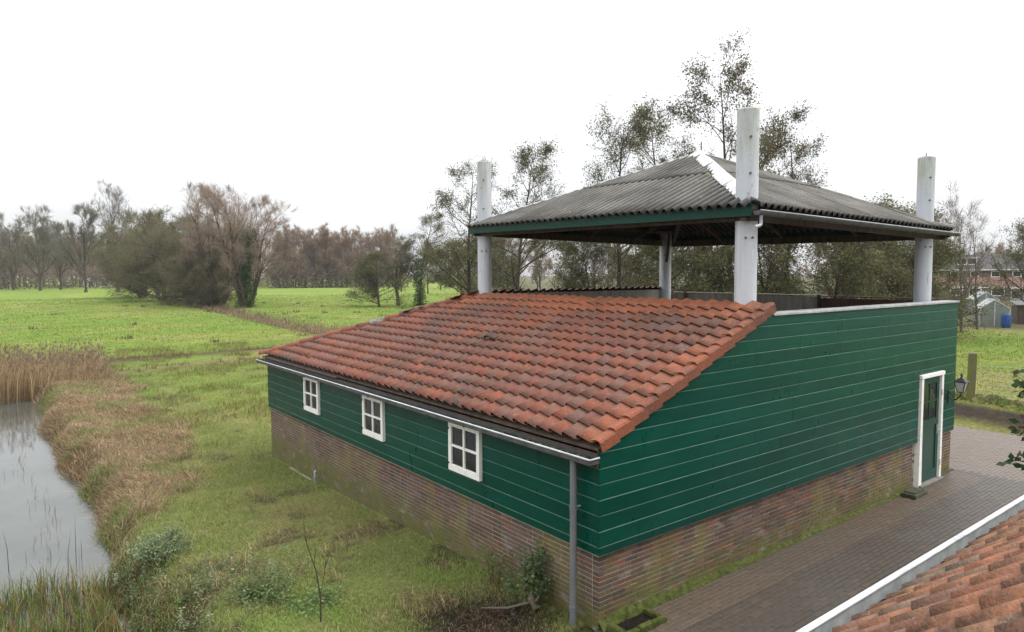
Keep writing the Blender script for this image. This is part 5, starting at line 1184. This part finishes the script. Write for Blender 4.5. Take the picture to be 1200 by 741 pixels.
def hedge(name, label, pts, H, n, pal, seed, wd=.8):
    rs = np.random.RandomState(seed); P = np.array(pts, float); k = rs.randint(0, len(P)-1, n); f = rs.rand(n); q = P[k]*(1-f)[:, None]+P[k+1]*f[:, None]; x = q[:, 0]+rs.normal(0, wd*.4, n); y = q[:, 1]+rs.normal(0, wd*.4, n); z = H*rs.rand(n)**.8*(.6+.6*vnoise(x, y, 2.2))
    V, F, c = leaf_quads(np.stack([x, y, z-.4], -1), rs.normal(0, 1, (n, 3))+np.array((0, 0, .3)), rs.uniform(.10, .26, n)*(1 if H < 5 else 3), pick(rs, n, pal, [1]*len(pal)), rs); o = link(name, mesh_np(name, V, [F], c, [M['leaf']])); tag(o, label, 'hedge', kind='stuff')
hedge('garden_hedge', 'dark straggly hedge and garden plants along the far right field edge', [(55, 30), (58, 22), (60.5, 17.2)], 1.7, 5000, [(.05, .055, .03), (.09, .075, .045), (.08, .10, .035)], 1)
hedge('garden_scrub', 'olive garden scrub in front of the terraced houses', [(84, 40), (90, 30), (96, 20), (98, 12)], 3.2, 9000, [(.07, .075, .035), (.12, .09, .06), (.10, .11, .05), (.15, .10, .07)], 2, 3)
hedge('verge_weeds', 'weedy green verge between the mud and the right field', [(18.6, -4), (19.2, 0), (19.9, 2.4), (21.5, 7)], .42, 5200, [(.10, .16, .04), (.16, .19, .06), (.2, .17, .08)], 3, 1.0)
def ditch_scrub():
    rs = np.random.RandomState(14); n = 16000; y = 41+110*rs.rand(n)**1.5; x = 16.3+(y-40)*.035+(y > 57)*(y-57)*.05+rs.normal(0, .9, n); ok = rs.rand(n) < .25+1.1*fbm(x, y, 6); x, y = x[ok], y[ok]; n = len(x)
    base = np.stack([x, y, hgt(x, y)-.02], -1); lean = rs.normal(0, .5, (n, 3)); lean[:, 2] = 0; h = rs.uniform(.2, .75, n)*(.4+1.2*vnoise(x, y, 3))
    o = blades('ditch_grass', base, h, .02+.0007*y, lean, pick(rs, n, [(.27, .20, .12), (.20, .145, .09), (.13, .13, .06), (.36, .27, .17)], [3, 3, 2, 1.5]), M['blade'], seed=21); tag(o, 'brown dead growth along the field ditch', 'dead grass', kind='stuff')
ditch_scrub()

# ------------------------------------------------------------------ houses, garden things
TWIG = [(.20, .145, .11), (.16, .125, .095), (.24, .165, .13), (.13, .12, .08)]
def arcline(px0, px1, d, n=8):
    out = []
    for i in range(n+1): a = .912075-math.atan((px0+(px1-px0)*i/n-600)/800.9); out.append((CAM.x+math.cos(a)*d, CAM.y+math.sin(a)*d))
    return out
hedge('wood_edge_scrub', 'brown undergrowth along the foot of the far wood', arcline(312, 480, 252), 8, 15000, TWIG, 11, 5)
hedge('horizon_scrub', 'brown undergrowth along the horizon at the far left', arcline(-60, 330, 290), 8, 20000, TWIG, 12, 8)
hedge('garden_thicket', 'tangled olive and brown thicket behind the trees under the canopy', arcline(590, 1090, 62), 3.0, 14000, [(.085, .085, .04), (.11, .09, .055), (.13, .12, .06), (.07, .06, .04)], 13, 5)
def build_houses():
    A = Vector((120.6, 46.0, -.4)); d = Vector((.313, -.95, 0)).normalized(); rz = math.atan2(d.y, d.x); n_ = 5; w = 5.6
    roofm = plain('grey_roof_tiles', (.075, .072, .075), .8, .25, 2); pink = plain('pink_render', (.42, .25, .22), .85, .12, 1); white = M['white']; dark = plain('brown_brick', (.17, .12, .10), .9, .25, 3)
    lbs = ['terraced house partly behind the right canopy column', 'terraced house with a white dormer at the left of the row', 'pink fronted terraced house in the middle of the row', 'terraced house with a white framed dormer above the greenhouse', 'terraced house at the right end of the row']
    for i in range(n_):
        p = A+d*(w*i); t = thing('terraced_house', lbs[i], 'house', p, rz, 'row of terraced houses beyond the right field')
        # local x along the row, local -y faces the camera
        D = 9; b = MB(); b.box((0, 0, 0), (w-.01, D, 2.2)); b.build('ground_floor', dark, t)
        b = MB(); b.box((.005, -.02, 2.2), (w-.015, D-.1, 3.7)); b.build('pink_band', pink, t, color=None)
        b = MB(); b.box((.005, 0, 3.7), (w-.015, D-.1, 5.0)); b.build('wall', dark, t)
        b = MB(); b.prism([(-.45, 4.95), (D+.45, 4.95), (D/2, 7.55), (D/2-.3, 7.55)], 0.003, w-.013, axis=0); rf_ = b.build('roof', roofm, t)
        if i in (1, 3, 4):
            b = MB(); b.box((1.4, 1.0, 5.75), (4.2, 3.6, 6.95)); dm = b.build('dormer', white, rf_); b = MB(); b.box((1.25, .85, 6.96), (4.35, 3.7, 7.08)); b.build('dormer_roof', white, rf_)
            for xx in (1.55, 2.9): b = MB(); b.box((xx, .985, 5.95), (xx+1.15, 1.02, 6.8)); b.build('dormer_window', M['glass'], rf_)
        b = MB(); b.box((.0, -.62, 4.86), (w-.01, -.45, 5.02)); b.build('gutter', white, t)
        b = MB(); b.box((.0, -.12, 2.02), (w-.01, -.021, 2.2)); b.build('trim', white, t)
        for (x0, x1, z0, z1) in ((.5, 1.7, 3.75, 4.75), (3.3, 4.5, 3.75, 4.75), (.6, 2.4, .7, 1.95), (3.2, 4.9, .2, 2.0)):
            b = MB(); 
            for (a, c_, e, f) in ((x0, x1, z0, z0+.12), (x0, x1, z1-.12, z1), (x0, x0+.12, z0+.12, z1-.12), (x1-.12, x1, z0+.12, z1-.12)): b.box((a, -.07, e), (c_, -.022, f))
            wi = b.build('window', white, t); b = MB(); b.box((x0+.12, -.05, z0+.12), (x1-.12, -.03, z1-.12)); b.build('pane', M['glass'], wi)
        if i % 2 == 0: b = MB(); b.box((w/2-.35, D/2-.4, 7.3), (w/2+.35, D/2+.3, 8.3)); b.build('chimney', dark, t)
build_houses()
def greenhouse(x, y, rz, s, lb):
    t = thing('greenhouse', lb, 'greenhouse', (x, y, -.42), rz, 'garden greenhouses'); w, d, h, r_ = 2.1*s, 3.0*s, 1.5*s, 2.25*s; fr = MB()
    for (a, b_) in (((-w/2, 0, 0), (-w/2, 0, h)), ((w/2, 0, 0), (w/2, 0, h)), ((-w/2, d, 0), (-w/2, d, h)), ((w/2, d, 0), (w/2, d, h)), ((0, 0, 0), (0, 0, r_)), ((-w/2, 0, h), (0, 0, r_)), ((w/2, 0, h), (0, 0, r_)), ((0, 0, r_), (0, d, r_)), ((-w/2, 0, h), (-w/2, d, h)), ((w/2, 0, h), (w/2, d, h)), ((-w/2, d, h), (0, d, r_)), ((w/2, d, h), (0, d, r_)), ((-w/2, d/2, 0), (-w/2, d/2, h)), ((-w/2, d/2, h), (0, d/2, r_)), ((w/2, d/2, h), (0, d/2, r_))): fr.bar(a, b_, .07)
    fr.build('frame', M['rim'], t)
    for q, mt in (([(-w/2, 0, h), (0, 0, r_), (0, d, r_), (-w/2, d, h)], M['glass_pale']), ([(w/2, 0, h), (0, 0, r_), (0, d, r_), (w/2, d, h)], M['glass_pale']), ([(-w/2, 0, 0), (-w/2, d, 0), (-w/2, d, h), (-w/2, 0, h)], M['glass_pale']), ([(w/2, 0, 0), (w/2, d, 0), (w/2, d, h), (w/2, 0, h)], M['glass_pale']), ([(-w/2, 0, 0), (0, 0, 0), (0, 0, r_), (-w/2, 0, h)], M['glass_pale']), ([(0, 0, 0), (w/2, 0, 0), (w/2, 0, h), (0, 0, r_)], M['glass_pale'])):
        a, b_, c_ = (Vector(v) for v in q[:3]); n = (b_-a).cross(c_-a).normalized()*.012; b = MB(); b.add([Vector(v)-n for v in q]+[Vector(v)+n for v in q], [(3, 2, 1, 0), (4, 5, 6, 7)]+[(k, (k+1) % 4, 4+(k+1) % 4, 4+k) for k in range(4)]); b.build('pane', mt, t)
greenhouse(61.5, 15.0, R(-62), 1.0, 'small white framed greenhouse beside a blue barrel at the field edge')
greenhouse(78.5, 21.0, R(-60), 1.1, 'second greenhouse with a white roof behind the first one')
greenhouse(68.0, 72.0, R(-30), 1.6, 'pale garden greenhouse among trees seen under the canopy')
def garden():
    t = thing('barrel', 'bright blue plastic barrel standing beside the greenhouse', 'barrel', (60.75, 13.95, -.42)); b = MB(); b.tube([(0, 0, 0), (0, 0, .1), (0, 0, .55), (0, 0, 1.05), (0, 0, 1.15)], [.30, .33, .35, .33, .30], 16); b.build('body', plain('blue_plastic', (.02, .07, .22), .4), t, smooth=True)
    for z in (.35, .8): b = MB(); b.tube([(0, 0, z), (0, 0, z+.05)], .362, 16); b.build('hoop', plain('blue_rim', (.02, .08, .3), .4), t)
    b = MB(); b.tube([(0, 0, 1.151), (0, 0, 1.18)], .28, 16); b.build('lid', plain('dark_lid', (.03, .03, .035), .5), t)
    t = thing('garden_shed', 'low dark garden shed right of the blue barrel', 'shed', (66.5, 12.6, -.42), R(-63)); b = MB(); b.box((-2.2, 0, 0), (2.2, 2.2, 1.6)); b.build('wall', M['wood_dark'], t); b = MB(); b.prism([(-.2, 1.65), (2.4, 1.95), (2.4, 2.03), (-.2, 1.73)], -2.35, 2.35, axis=0); b.build('roof', M['plaster'], t); b = MB(); b.box((-.6, -.03, 0), (.2, -.005, 1.5)); b.build('door', M['wood_brown'], t)
    t = thing('paling_fence', 'weathered garden paling fence in front of the dark shed', 'fence', (62.6, 12.2, -.42), R(-64))
    for k in range(16): b = MB(); b.box((k*.22, 0, 0), (k*.22+.16, .025, 1.0+rf.uniform(-.1, .1))); b.build('paling', M['wood_grey'], t)
    b = MB(); b.box((0, .026, .7), (3.5, .07, .78)); b.build('rail', M['wood_grey'], t)
    t = thing('white_house', 'small white house glimpsed through the trees at the left', 'house', (33, 330, -1.4), R(-10)); b = MB(); b.box((-5, 0, 0), (5, 7, 5)); b.build('wall', M['white'], t); b = MB(); b.prism([(-.4, 5), (7.4, 5), (3.5, 8.5)], -5.3, 5.3, axis=0); b.build('roof', plain('dark_roof', (.09, .07, .065), .8), t)
    for xx in (-3.2, 1.6): b = MB(); b.box((xx, -.03, 1.2), (xx+1.6, -.005, 3)); b.build('window', M['glass'], t)
garden()

# ------------------------------------------------------------------ damp winter air
def build_haze():
    b = MB(); b.box((-1800, -1500, -3.2), (1900, 1900, 34)); m = bpy.data.materials.new('damp_air'); m.use_nodes = True; nt = m.node_tree; nt.nodes.remove(nt.nodes['Principled BSDF'])
    v = nt.nodes.new('ShaderNodeVolumePrincipled'); v.inputs['Color'].default_value = (.93, .95, .97, 1); v.inputs['Density'].default_value = .00022; v.inputs['Anisotropy'].default_value = .2; nt.links.new(v.outputs[0], nt.nodes['Material Output'].inputs['Volume'])
    o = b.build('haze', m); tag(o, 'thin damp haze over the fields', 'haze', kind='stuff')
build_haze()
